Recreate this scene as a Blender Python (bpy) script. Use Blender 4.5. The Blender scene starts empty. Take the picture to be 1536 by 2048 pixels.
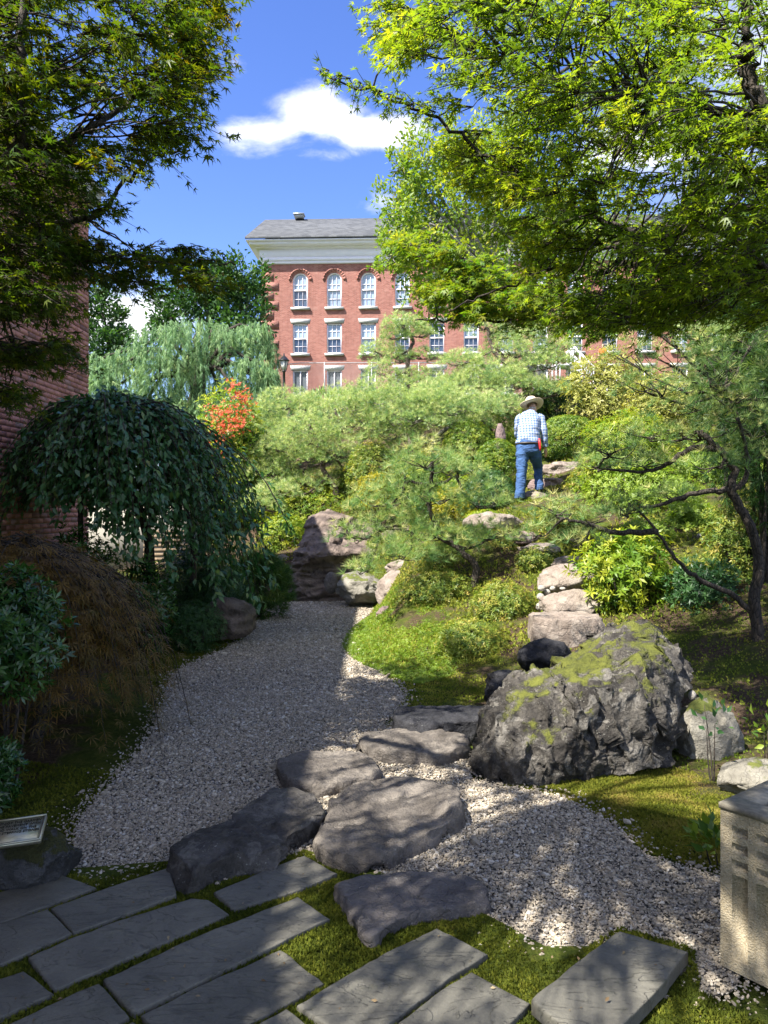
import bpy, bmesh, math, random
import numpy as np
from mathutils import Vector, noise
random.seed(7); RNG = np.random.default_rng(7)
SC = bpy.context.scene
COL = SC.collection
R = math.radians
# ---------------------------------------------------------------- camera
FPX, HY, EYE = 1540.0, 1015.0, 1.55
cam = bpy.data.cameras.new('Camera'); camo = bpy.data.objects.new('Camera', cam); COL.objects.link(camo)
cam.sensor_fit = 'VERTICAL'; cam.sensor_height = 24; cam.lens = 24 * FPX / 2048
cam.shift_y = (HY - 1024) / 2048 * 1.0
cam.clip_start = .05; cam.clip_end = 3000
camo.location = (0, 0, EYE); camo.rotation_euler = (R(90), 0, 0)
SC.camera = camo
# ---------------------------------------------------------------- light
SUN_EL = R(53)
TOSUN = Vector((-.80 * math.cos(SUN_EL), -.60 * math.cos(SUN_EL), math.sin(SUN_EL))).normalized()
SC.view_settings.view_transform = 'Standard'; SC.view_settings.look = 'None'
SC.view_settings.exposure = 1.85; SC.view_settings.gamma = 1
sl = bpy.data.lights.new('Sun', 'SUN'); so = bpy.data.objects.new('Sun', sl); COL.objects.link(so)
sl.energy = 4.4; sl.angle = R(.53); sl.color = (1, .95, .86)
so.rotation_euler = TOSUN.to_track_quat('Z', 'Y').to_euler(); so.location = (-20, -5, 30)
W = bpy.data.worlds.new('World'); SC.world = W; W.use_nodes = True

class NT:
    def __init__(s, tree): s.t = tree; tree.nodes.clear()
    def n(s, typ, **kw):
        nd = s.t.nodes.new(typ)
        ins = kw.pop('i', {})
        for k, v in kw.items(): setattr(nd, k, v)
        for k, v in ins.items():
            if hasattr(v, 'is_linked') or isinstance(v, bpy.types.NodeSocket): s.t.links.new(v, nd.inputs[k])
            else: nd.inputs[k].default_value = v
        return nd
    def math(s, op, a, b=0., c=0., clamp=False):
        nd = s.n('ShaderNodeMath', operation=op, use_clamp=clamp, i={0: a, 1: b, 2: c}); return nd.outputs[0]
    def mix(s, f, a, b, bt='MIX'):
        nd = s.n('ShaderNodeMix', data_type='RGBA', blend_type=bt, i={0: f, 6: a, 7: b}); return nd.outputs[2]
    def ramp(s, f, pts, interp='LINEAR'):
        nd = s.n('ShaderNodeValToRGB', i={0: f}); cr = nd.color_ramp; cr.interpolation = interp
        while len(cr.elements) > 1: cr.elements.remove(cr.elements[-1])
        for k, (p, c) in enumerate(pts):
            e = cr.elements[0] if k == 0 else cr.elements.new(p)
            e.position = p; e.color = (*c, 1) if len(c) == 3 else c
        return nd.outputs[0]
    def noise(s, vec, scale, detail=4, rough=.55, dist=0., dims='3D'):
        nd = s.n('ShaderNodeTexNoise', noise_dimensions=dims, i={'Scale': scale, 'Detail': detail, 'Roughness': rough, 'Distortion': dist})
        if vec is not None: s.t.links.new(vec, nd.inputs['Vector'])
        return nd.outputs['Fac']
    def ss(s, v, a, b):
        nd = s.n('ShaderNodeMapRange', interpolation_type='SMOOTHSTEP', clamp=True, i={'Value': v, 'From Min': a, 'From Max': b}); return nd.outputs[0]

def build_world():
    N = NT(W.node_tree)
    sky = N.n('ShaderNodeTexSky', sky_type='NISHITA', sun_disc=False, sun_elevation=SUN_EL,
              sun_rotation=math.atan2(TOSUN.x, TOSUN.y), altitude=100, air_density=1.0, dust_density=.25, ozone_density=3.0)
    hs = N.n('ShaderNodeHueSaturation', i={'Hue': .519, 'Saturation': 1.2, 'Value': .56, 'Color': sky.outputs[0]})
    tc = N.n('ShaderNodeTexCoord'); sp = N.n('ShaderNodeSeparateXYZ', i={0: tc.outputs['Generated']})
    x, y, z = sp.outputs
    # added fill clouds lie in a flat layer: project each direction onto it
    zz = N.math('ADD', N.math('MAXIMUM', z, 0.), .06)
    cb = N.n('ShaderNodeCombineXYZ', i={0: N.math('DIVIDE', x, zz), 1: N.math('DIVIDE', y, zz), 2: 0.})
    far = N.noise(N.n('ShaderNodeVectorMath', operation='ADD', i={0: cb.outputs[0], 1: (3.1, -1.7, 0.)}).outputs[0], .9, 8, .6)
    wide = N.math('MULTIPLY', N.ss(far, .47, .6), N.ss(N.math('ADD', N.math('ABSOLUTE', x), N.math('MAXIMUM', N.math('MULTIPLY', y, -1.), 0.)), .25, .5))  # bright clouds added outside the view for neutral fill; masked off straight ahead
    ya = N.math('MAXIMUM', N.math('ABSOLUTE', y), .05)
    u = N.math('DIVIDE', x, ya); v = N.math('DIVIDE', z, ya)
    uv = N.n('ShaderNodeCombineXYZ', i={0: u, 1: N.math('MULTIPLY', v, 1.5), 2: 0.})
    big = N.noise(uv.outputs[0], 6.5, 8, .62, .3)
    blobs = None
    for (cu, cv, ru, rv, a) in [(-.075, .512, .075, .042, 1.), (-.015, .49, .085, .03, .95), (-.16, .482, .085, .032, .92), (-.1, .46, .14, .016, .6),
                            (.0, .405, .04, .05, .55), (-.2, .57, .03, .03, .4), (-.33, .245, .10, .05, 1.1), (.33, .47, .12, .07, .8), (.6, .4, .1, .05, .8), (-.8, .55, .16, .06, .9)]:
        du = N.math('DIVIDE', N.math('SUBTRACT', u, cu), ru); dv = N.math('DIVIDE', N.math('SUBTRACT', v, cv), rv)
        d = N.math('ADD', N.math('MULTIPLY', du, du), N.math('MULTIPLY', dv, dv))
        b = N.math('MULTIPLY', N.math('POWER', 2.718, N.math('MULTIPLY', d, -.8)), a)
        blobs = b if blobs is None else N.math('MAXIMUM', blobs, b)
    cu_ = N.math('ADD', blobs, N.math('MULTIPLY', N.math('SUBTRACT', big, .5), 1.6))
    cum = N.ss(cu_, .40, .98)
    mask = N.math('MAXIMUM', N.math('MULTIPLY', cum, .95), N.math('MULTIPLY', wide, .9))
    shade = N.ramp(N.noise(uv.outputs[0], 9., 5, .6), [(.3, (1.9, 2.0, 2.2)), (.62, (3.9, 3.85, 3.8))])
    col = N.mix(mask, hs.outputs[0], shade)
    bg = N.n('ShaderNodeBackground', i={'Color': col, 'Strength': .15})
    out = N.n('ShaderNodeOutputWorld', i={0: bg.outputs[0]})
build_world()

# ---------------------------------------------------------------- helpers
def at(px, py, Y): return np.array([(px - 768) / FPX * Y, Y, EYE - (py - HY) / FPX * Y])
def onz(px, py, z): Y = (EYE - z) * FPX / (py - HY); return np.array([(px - 768) / FPX * Y, Y, z])
def tag(o, label=None, cat=None, group=None, kind=None):
    if label: o['label'] = label
    if cat: o['category'] = cat
    if group: o['group'] = group
    if kind: o['kind'] = kind
    return o
def link(o, parent=None):
    COL.objects.link(o)
    if parent is not None: o.parent = parent
    return o
def empty(name, loc, label=None, cat=None, group=None):
    o = bpy.data.objects.new(name, None); o.location = [float(v) for v in loc]; o.empty_display_size = .1
    COL.objects.link(o); return tag(o, label, cat, group)
def mesh_np(name, V, F, mat, parent=None, smooth=False, tint=None, uv=None):
    """V (n,3) world coordinates, F list of (m,k) index arrays"""
    V = np.asarray(V, float)
    if parent is not None: V = V - np.array(parent_loc(parent))
    me = bpy.data.meshes.new(name)
    F = [np.asarray(f, np.int32) for f in (F if isinstance(F, list) else [F]) if len(f)]
    nl = sum(f.size for f in F); nf = sum(len(f) for f in F)
    me.vertices.add(len(V)); me.vertices.foreach_set('co', V.ravel().astype(np.float32))
    me.loops.add(nl); me.loops.foreach_set('vertex_index', np.concatenate([f.ravel() for f in F]))
    me.polygons.add(nf)
    st = []; a = 0
    for f in F:
        st.append(a + np.arange(len(f)) * f.shape[1]); a += f.size
    me.polygons.foreach_set('loop_start', np.concatenate(st).astype(np.int32))
    if smooth: me.polygons.foreach_set('use_smooth', np.ones(nf, bool))
    me.update(calc_edges=True)
    if tint is not None:
        t = np.asarray(tint, np.float32)
        at_ = me.attributes.new('tint', 'FLOAT', 'FACE' if len(t) == nf else 'POINT'); at_.data.foreach_set('value', t)
    me.materials.append(mat)
    o = bpy.data.objects.new(name, me); link(o, parent)
    return o
def parent_loc(p):
    l = np.array(p.location)
    while p.parent is not None: p = p.parent; l = l + np.array(p.location)
    return l
def norm(a): return a / np.maximum(np.linalg.norm(a, axis=-1, keepdims=True), 1e-9)
def frames(axis, nh):
    y = norm(axis); x = np.cross(y, nh); bad = np.linalg.norm(x, axis=1) < 1e-4
    x[bad] = np.cross(y[bad], np.array([.3, .8, .5])); x = norm(x); z = np.cross(x, y)
    return np.stack([x, y, z], axis=2)
def scat(bv, bf, P, Q, S, tint):
    """returns V,F,tint of copies of a base piece"""
    n, k = len(P), len(bv)
    S = np.asarray(S, float)
    S3 = S[:, None] if S.ndim == 1 else S
    L = bv[None] * (S3[:, None, :])
    V = P[:, None, :] + np.einsum('nij,nkj->nki', Q, L)
    F = (bf[None] + (np.arange(n) * k)[:, None, None]).reshape(-1, bf.shape[1])
    return V.reshape(-1, 3), F, np.repeat(tint, len(bf))
class Acc:
    def __init__(s): s.V = []; s.F = {}; s.T = {}; s.n = 0
    def add(s, V, F, t=None):
        F = np.asarray(F); k = F.shape[1]
        s.F.setdefault(k, []).append(F + s.n); s.V.append(V); s.n += len(V)
        s.T.setdefault(k, []).append(np.full(len(F), .5) if t is None else np.broadcast_to(t, len(F)))
    def build(s, name, mat, parent=None, smooth=False):
        ks = list(s.F)
        return mesh_np(name, np.concatenate(s.V), [np.concatenate(s.F[k]) for k in ks], mat, parent, smooth,
                       np.concatenate([np.concatenate(s.T[k]) for k in ks]))
    def tube(s, pts, rad, ns=6, t=.5, cap=True):
        P = np.asarray(pts, float); rad = np.broadcast_to(rad, len(P)); T = norm(np.gradient(P, axis=0))
        up = np.array([0, 0, 1.]) if abs(T[:, 2]).mean() < .8 else np.array([0, 1., 0])
        X = norm(np.cross(T, up)); Z = np.cross(X, T)
        a = np.arange(ns) / ns * 2 * np.pi
        V = P[:, None] + rad[:, None, None] * (np.cos(a)[None, :, None] * X[:, None] + np.sin(a)[None, :, None] * Z[:, None])
        i = np.arange(len(P) - 1)[:, None] * ns; j = np.arange(ns)[None]; j2 = (j + 1) % ns
        F = np.stack([i + j, i + j2, i + ns + j2, i + ns + j], -1).reshape(-1, 4)
        V = V.reshape(-1, 3); 
        if cap:
            k = len(V); V = np.concatenate([V, P[:1], P[-1:]])
            jj = np.arange(ns)
            C = np.concatenate([np.stack([np.full(ns, k), (jj + 1) % ns, jj], 1), np.stack([np.full(ns, k + 1), k - ns + jj, k - ns + (jj + 1) % ns], 1)])
            s.add(V, F, t); 
            s.F.setdefault(3, []).append(C + s.n - len(V)); s.T.setdefault(3, []).append(np.full(len(C), t))
        else: s.add(V, F, t)
    def box(s, c, h, t=.5, rz=0.):
        c = np.asarray(c, float); h = np.asarray(h, float)
        v = np.array([[x, y, z] for x in (-1, 1) for y in (-1, 1) for z in (-1, 1)], float) * h
        if rz: ca, sa = math.cos(rz), math.sin(rz); v = v @ np.array([[ca, sa, 0], [-sa, ca, 0], [0, 0, 1]])
        s.add(v + c, np.array([[0, 1, 3, 2], [4, 6, 7, 5], [0, 4, 5, 1], [2, 3, 7, 6], [0, 2, 6, 4], [1, 5, 7, 3]]), t)
def crom(P, n, closed=False):
    P = np.asarray(P, float); m = len(P)
    t = np.linspace(0, m if closed else m - 1, n, endpoint=not closed); i = np.floor(t).astype(int)
    if not closed: i = np.minimum(i, m - 2)
    f = (t - i)[:, None]
    g = (lambda k: P[k % m]) if closed else (lambda k: P[np.clip(k, 0, m - 1)])
    a, b, c, d = g(i - 1), g(i), g(i + 1), g(i + 2)
    return .5 * (2 * b + (c - a) * f + (2 * a - 5 * b + 4 * c - d) * f ** 2 + (3 * b - a - 3 * c + d) * f ** 3)
def fbm(V, scale, octv=4, seed=0.):
    return np.array([noise.fractal(Vector((p[0] * scale + seed, p[1] * scale + seed * 1.7, p[2] * scale - seed)), .9, 2.1, octv, noise_basis='PERLIN_ORIGINAL') for p in V])
def inpoly(P, poly):
    x, y = P[:, 0], P[:, 1]; poly = np.asarray(poly); r = np.zeros(len(P), bool); j = len(poly) - 1
    for i in range(len(poly)):
        xi, yi = poly[i][:2]; xj, yj = poly[j][:2]
        c = ((yi > y) != (yj > y)) & (x < (xj - xi) * (y - yi) / (yj - yi + 1e-12) + xi); r ^= c; j = i
    return r
def polydist(P, poly):
    poly = np.asarray(poly)[:, :2]; A = poly; B = np.roll(poly, -1, 0); d = np.full(len(P), 1e9)
    for a, b in zip(A, B):
        ab = b - a; t = np.clip(((P[:, :2] - a) @ ab) / (ab @ ab + 1e-12), 0, 1); d = np.minimum(d, np.linalg.norm(P[:, :2] - a - t[:, None] * ab, axis=1))
    return d

# ---------------------------------------------------------------- materials
def newmat(name):
    m = bpy.data.materials.new(name); m.use_nodes = True; return m, NT(m.node_tree)
def fin(N, sh, disp=None):
    N.n('ShaderNodeOutputMaterial', i={0: sh})
def leafmat(name, cols, tr=.4, rough=.5, trc=(1.5, 1.6, .5), spec=.4):
    m, N = newmat(name)
    a = N.n('ShaderNodeAttribute', attribute_name='tint')
    k = len(cols); c = N.ramp(a.outputs['Fac'], [(j / max(1, k - 1), cc) for j, cc in enumerate(cols)])
    b = N.n('ShaderNodeBsdfPrincipled', i={'Base Color': c, 'Roughness': rough, 'Specular IOR Level': spec})
    t = N.n('ShaderNodeBsdfTranslucent', i={0: N.mix(1., c, (*trc, 1), 'MULTIPLY')})
    fin(N, N.n('ShaderNodeMixShader', i={0: tr, 1: b.outputs[0], 2: t.outputs[0]}).outputs[0]); return m
def coords(N, kind='Object'): return N.n('ShaderNodeTexCoord').outputs[kind]
def wpos(N): return N.n('ShaderNodeNewGeometry').outputs['Position']
def plain(name, col, rough=.6, metal=0., bump=0., bscale=40., var=.25):
    m, N = newmat(name); P = wpos(N)
    nz = N.noise(P, bscale, 5, .6)
    c = N.mix(N.ss(nz, .3, .7), tuple(v * (1 - var) for v in col) + (1,), tuple(min(1, v * (1 + var)) for v in col) + (1,))
    ins = {'Base Color': c, 'Roughness': rough, 'Metallic': metal}
    b = N.n('ShaderNodeBsdfPrincipled', i=ins)
    if bump: N.t.links.new(N.n('ShaderNodeBump', i={'Strength': bump, 'Distance': .01, 'Height': nz}).outputs[0], b.inputs['Normal'])
    fin(N, b.outputs[0]); return m
def rockmat(name, cols, moss=0., mossc=((.05, .075, .012), (.15, .16, .03)), scale=3., strata=0., spots=.35, bump=.8, mossz=.45, rough=.82, crack=.16, mamp=2.6, attr=False):
    m, N = newmat(name); P = coords(N, 'Object'); W_ = wpos(N)
    a = N.noise(P, scale, 9, .62, .4); b2 = N.noise(P, scale * 9, 6, .65)
    f = N.math('ADD', N.math('MULTIPLY', a, .72), N.math('MULTIPLY', b2, .28))
    h = f
    if strata:
        wv = N.n('ShaderNodeTexWave', wave_type='BANDS', bands_direction='Z', i={'Scale': strata, 'Distortion': 6., 'Detail': 5., 'Detail Scale': 1.2, 'Vector': P}).outputs['Fac']
        f = N.math('ADD', N.math('MULTIPLY', f, .8), N.math('MULTIPLY', wv, .2)); h = N.math('ADD', f, N.math('MULTIPLY', wv, .25))
    k = len(cols); c = N.ramp(f, [(.3 + .4 * j / max(1, k - 1), cc) for j, cc in enumerate(cols)])
    # lichen specks and flecks
    vo = N.n('ShaderNodeTexVoronoi', i={'Scale': scale * 16, 'Vector': P}).outputs['Distance']
    sp = N.math('MULTIPLY', N.ss(vo, .24, .12), N.ss(N.noise(P, scale * 2.3, 3), .5, .66))
    c = N.mix(N.math('MULTIPLY', sp, spots), c, (.38, .38, .33, 1))
    cr = N.n('ShaderNodeTexVoronoi', feature='DISTANCE_TO_EDGE', i={'Scale': scale * 1.1, 'Vector': N.n('ShaderNodeVectorMath', operation='ADD', i={0: P, 1: N.n('ShaderNodeTexNoise', i={'Scale': scale * 2, 'Detail': 4., 'Vector': P}).outputs['Color']}).outputs[0]}).outputs['Distance']
    crk = N.ss(cr, .0, .035); c = N.mix(N.math('MULTIPLY', N.math('SUBTRACT', 1., crk), crack), c, (.02, .018, .016, 1))
    bl = N.math('MULTIPLY', N.ss(N.noise(P, scale * 1.7, 6, .7, .6), .55, .6), .42); c = N.mix(bl, c, (*cols[-1], 1))
    dk = N.math('MULTIPLY', N.ss(N.noise(P, scale * 2.9, 7, .72, .8), .54, .66), .5); c = N.mix(dk, c, (*cols[0], 1))
    pit = N.n('ShaderNodeTexVoronoi', i={'Scale': scale * 7, 'Vector': P}).outputs['Distance']
    h = N.math('ADD', h, N.math('ADD', N.math('MULTIPLY', N.noise(P, scale * 3.3, 9, .72, .3), .9), N.math('MULTIPLY', pit, .12)))
    hh = N.math('ADD', N.math('MULTIPLY', h, .8), N.math('ADD', N.math('MULTIPLY', b2, .5), N.math('MULTIPLY', crk, .12)))
    if moss:
        nz = N.n('ShaderNodeSeparateXYZ', i={0: N.n('ShaderNodeNewGeometry').outputs['Normal']}).outputs[2]
        if attr: nz = N.n('ShaderNodeAttribute', attribute_name='tint').outputs['Fac']
        mm = N.math('ADD', N.math('MULTIPLY', N.math('SUBTRACT', nz, mossz), .8), N.math('MULTIPLY', N.math('SUBTRACT', N.noise(W_, 4.5, 6, .65), .5), mamp))
        mk = N.ss(mm, .28 - moss * .5, .48 - moss * .5)
        fine = N.noise(W_, 160, 3, .7)
        mc = N.ramp(N.math('ADD', N.math('MULTIPLY', N.noise(W_, 9, 4), .6), N.math('MULTIPLY', fine, .4)), [(.35, mossc[0]), (.65, mossc[1])])
        c = N.mix(mk, c, mc); hh = N.math('ADD', hh, N.math('MULTIPLY', mk, N.math('ADD', .2, N.math('MULTIPLY', fine, .3))))
    b = N.n('ShaderNodeBsdfPrincipled', i={'Base Color': c, 'Roughness': rough, 'Specular IOR Level': .35})
    N.t.links.new(N.n('ShaderNodeBump', i={'Strength': bump, 'Distance': .04, 'Height': hh}).outputs[0], b.inputs['Normal'])
    fin(N, b.outputs[0]); return m
M = {}
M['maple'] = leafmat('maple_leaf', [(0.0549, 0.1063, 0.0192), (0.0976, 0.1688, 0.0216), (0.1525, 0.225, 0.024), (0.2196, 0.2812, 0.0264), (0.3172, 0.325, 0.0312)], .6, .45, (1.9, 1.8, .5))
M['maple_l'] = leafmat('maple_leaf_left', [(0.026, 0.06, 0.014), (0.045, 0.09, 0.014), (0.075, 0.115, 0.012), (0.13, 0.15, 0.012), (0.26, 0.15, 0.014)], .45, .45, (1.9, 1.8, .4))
M['maple_y'] = leafmat('maple_leaf_yellow', [(0.051, 0.1653, 0.0192), (0.1224, 0.2204, 0.023), (0.204, 0.2617, 0.0288), (0.2652, 0.2342, 0.0288)], .5, .5, (1.7, 1.6, .4))
M['lace'] = leafmat('lace_maple_leaf', [(0.0397, 0.0485, 0.0071), (0.0903, 0.0679, 0.0095), (0.1536, 0.085, 0.0142), (0.2167, 0.1335, 0.0214)], .35, .5, (1.4, 1.2, .6))
M['weep'] = leafmat('weeping_leaf', [(0.0258, 0.0882, 0.0289), (0.0412, 0.1213, 0.0368), (0.0721, 0.1654, 0.0473), (0.1803, 0.2205, 0.0394)], .25, .32, (1.3, 1.6, .5), .6)
M['glossy'] = leafmat('glossy_leaf', [(0.0174, 0.0558, 0.0131), (0.031, 0.0948, 0.018), (0.062, 0.1338, 0.0246)], .25, .25, (1.4, 1.5, .5), .7)
M['lime'] = leafmat('lime_leaf', [(0.0794, 0.1746, 0.0152), (0.1587, 0.2539, 0.0189), (0.2698, 0.3174, 0.0253), (0.3967, 0.4126, 0.038)], .4, .45, (1.4, 1.4, .5))
M['yellow'] = leafmat('yellow_leaf', [(0.1242, 0.1724, 0.029), (0.2484, 0.2644, 0.0436), (0.3726, 0.3678, 0.0871), (0.4347, 0.4138, 0.1452)], .4, .5, (1.3, 1.2, .5))
M['gold'] = leafmat('gold_leaf', [(.16, .19, .01), (.3, .28, .012), (.4, .34, .02)], .4, .5, (1.3, 1.2, .5))
M['azalea'] = leafmat('azalea_leaf', [(0.0581, 0.1208, 0.0213), (0.1247, 0.1913, 0.0248), (0.2494, 0.2818, 0.039), (0.4156, 0.322, 0.0708)], .35, .5, (1.4, 1.4, .5))
M['box'] = leafmat('boxwood_leaf', [(0.0475, 0.1063, 0.0124), (0.0952, 0.1746, 0.0166), (0.1904, 0.2581, 0.0258), (0.3237, 0.334, 0.0311)], .3, .45, (1.4, 1.5, .5))
M['darkbox'] = leafmat('dark_hedge_leaf', [(0.0182, 0.0585, 0.0182), (0.0325, 0.091, 0.0234), (0.0585, 0.13, 0.0325)], .3, .45)
M['ginkgo'] = leafmat('pale_tree_leaf', [(0.0868, 0.1711, 0.0206), (0.1739, 0.2661, 0.031), (0.2898, 0.3612, 0.0464), (0.4637, 0.4181, 0.0516)], .42, .5, (1.4, 1.5, .6))
M['fartree'] = leafmat('far_tree_leaf', [(0.0195, 0.0585, 0.0195), (0.039, 0.0975, 0.026), (0.0715, 0.143, 0.039)], .35, .6)
M['blue'] = leafmat('blue_needle', [(0.0814, 0.1822, 0.0774), (0.1746, 0.3036, 0.1317), (0.3026, 0.4372, 0.2013), (0.4655, 0.5707, 0.2323)], .3, .6, (1.2, 1.3, .8))
M['pine'] = leafmat('pine_needle', [(0.1145, 0.215, 0.0968), (0.2482, 0.3638, 0.1356), (0.4581, 0.5292, 0.2031), (0.6, 0.6, 0.3385)], .3, .5, (1.3, 1.4, .6))
M['pinef'] = leafmat('pine_needle_near', [(0.0656, 0.149, 0.055), (0.1475, 0.271, 0.0823), (0.3279, 0.4201, 0.1373), (0.6, 0.5689, 0.2471)], .3, .45, (1.3, 1.4, .6))
M['conifer'] = leafmat('dark_conifer', [(0.0156, 0.0455, 0.0117), (0.0281, 0.078, 0.0164), (0.0624, 0.13, 0.0234), (0.1248, 0.182, 0.0351)], .35, .5)
M['cover'] = leafmat('ground_cover', [(0.108, 0.1792, 0.022), (0.192, 0.28, 0.033), (0.3, 0.3696, 0.055)], .45, .5)
M['moss'] = leafmat('moss_blade', [(0.0515, 0.0693, 0.0095), (0.103, 0.1212, 0.0143), (0.1831, 0.1905, 0.0262), (0.2747, 0.2194, 0.0594)], .3, .8, (1.3, 1.3, .5), .1)
M['grass'] = leafmat('dry_moss_blade', [(0.095, 0.1484, 0.0149), (0.1901, 0.231, 0.0297), (0.3168, 0.297, 0.0594), (0.3802, 0.2806, 0.0891)], .3, .8, (1.2, 1.2, .6), .1)
M['litter'] = leafmat('fallen_leaf', [(.12, .07, .03), (.2, .13, .06), (.3, .24, .14)], .15, .7, (1., 1., 1.))
M['flower'] = leafmat('red_flower', [(.5, .06, .025), (.65, .12, .05), (.7, .2, .1)], .35, .5, (1.2, .8, .6))
def barkmat(name, a, b, sc=18.):
    m, N = newmat(name); P = wpos(N)
    mp = N.n('ShaderNodeMapping', i={'Vector': P, 'Scale': (1., 1., .35)}).outputs[0]
    n1 = N.noise(mp, sc, 8, .7); n2 = N.n('ShaderNodeTexVoronoi', feature='DISTANCE_TO_EDGE', i={'Scale': sc * 2.2, 'Vector': mp}).outputs['Distance']
    c = N.ramp(n1, [(.3, a), (.7, b)]); c = N.mix(N.ss(n2, .12, 0.), c, tuple(v * .3 for v in a) + (1,))
    bs = N.n('ShaderNodeBsdfPrincipled', i={'Base Color': c, 'Roughness': .9})
    N.t.links.new(N.n('ShaderNodeBump', i={'Strength': .9, 'Distance': .02, 'Height': N.math('ADD', n1, n2)}).outputs[0], bs.inputs['Normal'])
    fin(N, bs.outputs[0]); return m
M['bark'] = barkmat('dark_bark', (.022, .017, .013), (.075, .058, .044))
M['bark_pine'] = barkmat('pine_bark', (.06, .045, .035), (.2, .15, .12))
M['bark_pale'] = barkmat('pale_bark', (.16, .14, .12), (.4, .37, .33))
M['rock_near'] = rockmat('stepping_rock', [(.048, .041, .035), (.095, .082, .07), (.155, .135, .115), (.24, .21, .178)], .0, scale=3.2)
M['rock_blue'] = rockmat('blue_rock', [(.06, .053, .052), (.105, .094, .09), (.155, .137, .126), (.24, .205, .17)], 0., scale=2.5)
M['rock_dark'] = rockmat('dark_rock', [(.02, .018, .016), (.05, .045, .04), (.095, .086, .077), (.2, .185, .165)], 0., scale=4., spots=.6)
M['rock_black'] = rockmat('black_rock', [(.014, .014, .017), (.028, .028, .033), (.05, .05, .055)], 0., scale=3.5)
M['rock_tan'] = rockmat('tan_rock', [(.12, .092, .074), (.2, .16, .132), (.28, .235, .198), (.34, .30, .26)], .0, scale=2.2, spots=.5)
M['rock_pink'] = rockmat('pink_rock', [(.12, .085, .075), (.21, .15, .14), (.30, .235, .22)], .05, scale=2.4, spots=.4)
M['rock_pale'] = rockmat('pale_rock', [(.11, .1, .082), (.21, .195, .16), (.32, .3, .25)], .12, scale=3.4, spots=.5, mossz=.55)
M['rock_strata'] = rockmat('layered_rock', [(.05, .038, .032), (.10, .076, .064), (.16, .122, .10), (.22, .17, .14)], 0., scale=1.6, strata=2.2, spots=.25)
M['rock_boulder'] = rockmat('mossy_boulder', [(.014, .012, .010), (.04, .035, .03), (.10, .09, .077), (.30, .28, .245)], .36, scale=4., spots=.9, bump=1., mossz=.68, crack=.5, mamp=2.0, attr=True, mossc=((.055, .068, .008), (.17, .18, .03)))
M['rock_mossy'] = rockmat('plaque_rock', [(.02, .02, .02), (.05, .05, .05), (.09, .09, .092)], .25, scale=4., mossz=.3, mossc=((.02, .024, .006), (.05, .05, .012)))
M['cobble'] = rockmat('pale_cobble', [(.25, .23, .2), (.38, .35, .31), (.5, .47, .42)], 0., scale=5., spots=.2)
def slatemat():
    m, N = newmat('bluestone'); P = coords(N, 'Object'); oi = N.n('ShaderNodeObjectInfo').outputs['Random']
    Po = N.n('ShaderNodeVectorMath', operation='ADD', i={0: P, 1: N.n('ShaderNodeCombineXYZ', i={0: N.math('MULTIPLY', oi, 17.), 1: N.math('MULTIPLY', oi, 31.), 2: 0.}).outputs[0]}).outputs[0]
    a = N.noise(Po, 3.2, 9, .66, .8); b2 = N.noise(Po, 70, 6, .75); g3 = N.noise(Po, 260, 3, .6)
    f = N.math('ADD', N.math('MULTIPLY', a, .62), N.math('ADD', N.math('MULTIPLY', b2, .28), N.math('MULTIPLY', oi, .10)))
    c = N.ramp(f, [(.28, (.054, .051, .042)), (.45, (.104, .099, .083)), (.6, (.152, .144, .118)), (.75, (.225, .208, .165))])
    # split layers of the cleft face
    st = N.n('ShaderNodeMapping', i={'Vector': Po, 'Rotation': (0, 0, .75), 'Scale': (1., 2.6, 1.)}).outputs[0]
    l1 = N.noise(st, 2.6, 7, .55, .9); l = N.math('ADD', N.ss(l1, .50, .512), N.math('ADD', N.math('MULTIPLY', N.ss(l1, .58, .59), .8), N.math('MULTIPLY', N.ss(l1, .41, .425), .7)))
    edge = N.math('MULTIPLY', N.ss(l1, .485, .5), N.math('SUBTRACT', 1., N.ss(l1, .505, .53)))
    c = N.mix(N.math('MULTIPLY', edge, .22), c, (.035, .034, .03, 1))
    c = N.mix(N.math('MULTIPLY', N.ss(N.noise(Po, 9, 6, .75), .56, .72), .4), c, (.055, .062, .03, 1))
    c = N.mix(N.math('MULTIPLY', N.ss(g3, .68, .75), .5), c, (.30, .29, .26, 1))
    bs = N.n('ShaderNodeBsdfPrincipled', i={'Base Color': c, 'Roughness': N.ramp(a, [(.3, (.55, .55, .55)), (.7, (.8, .8, .8))]), 'Specular IOR Level': .35})
    h = N.math('ADD', N.math('MULTIPLY', b2, .22), N.math('ADD', N.math('MULTIPLY', a, .5), N.math('ADD', N.math('MULTIPLY', l, .3), N.math('MULTIPLY', g3, .06))))
    N.t.links.new(N.n('ShaderNodeBump', i={'Strength': .85, 'Distance': .02, 'Height': h}).outputs[0], bs.inputs['Normal'])
    fin(N, bs.outputs[0]); return m
M['slate'] = slatemat()
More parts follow.
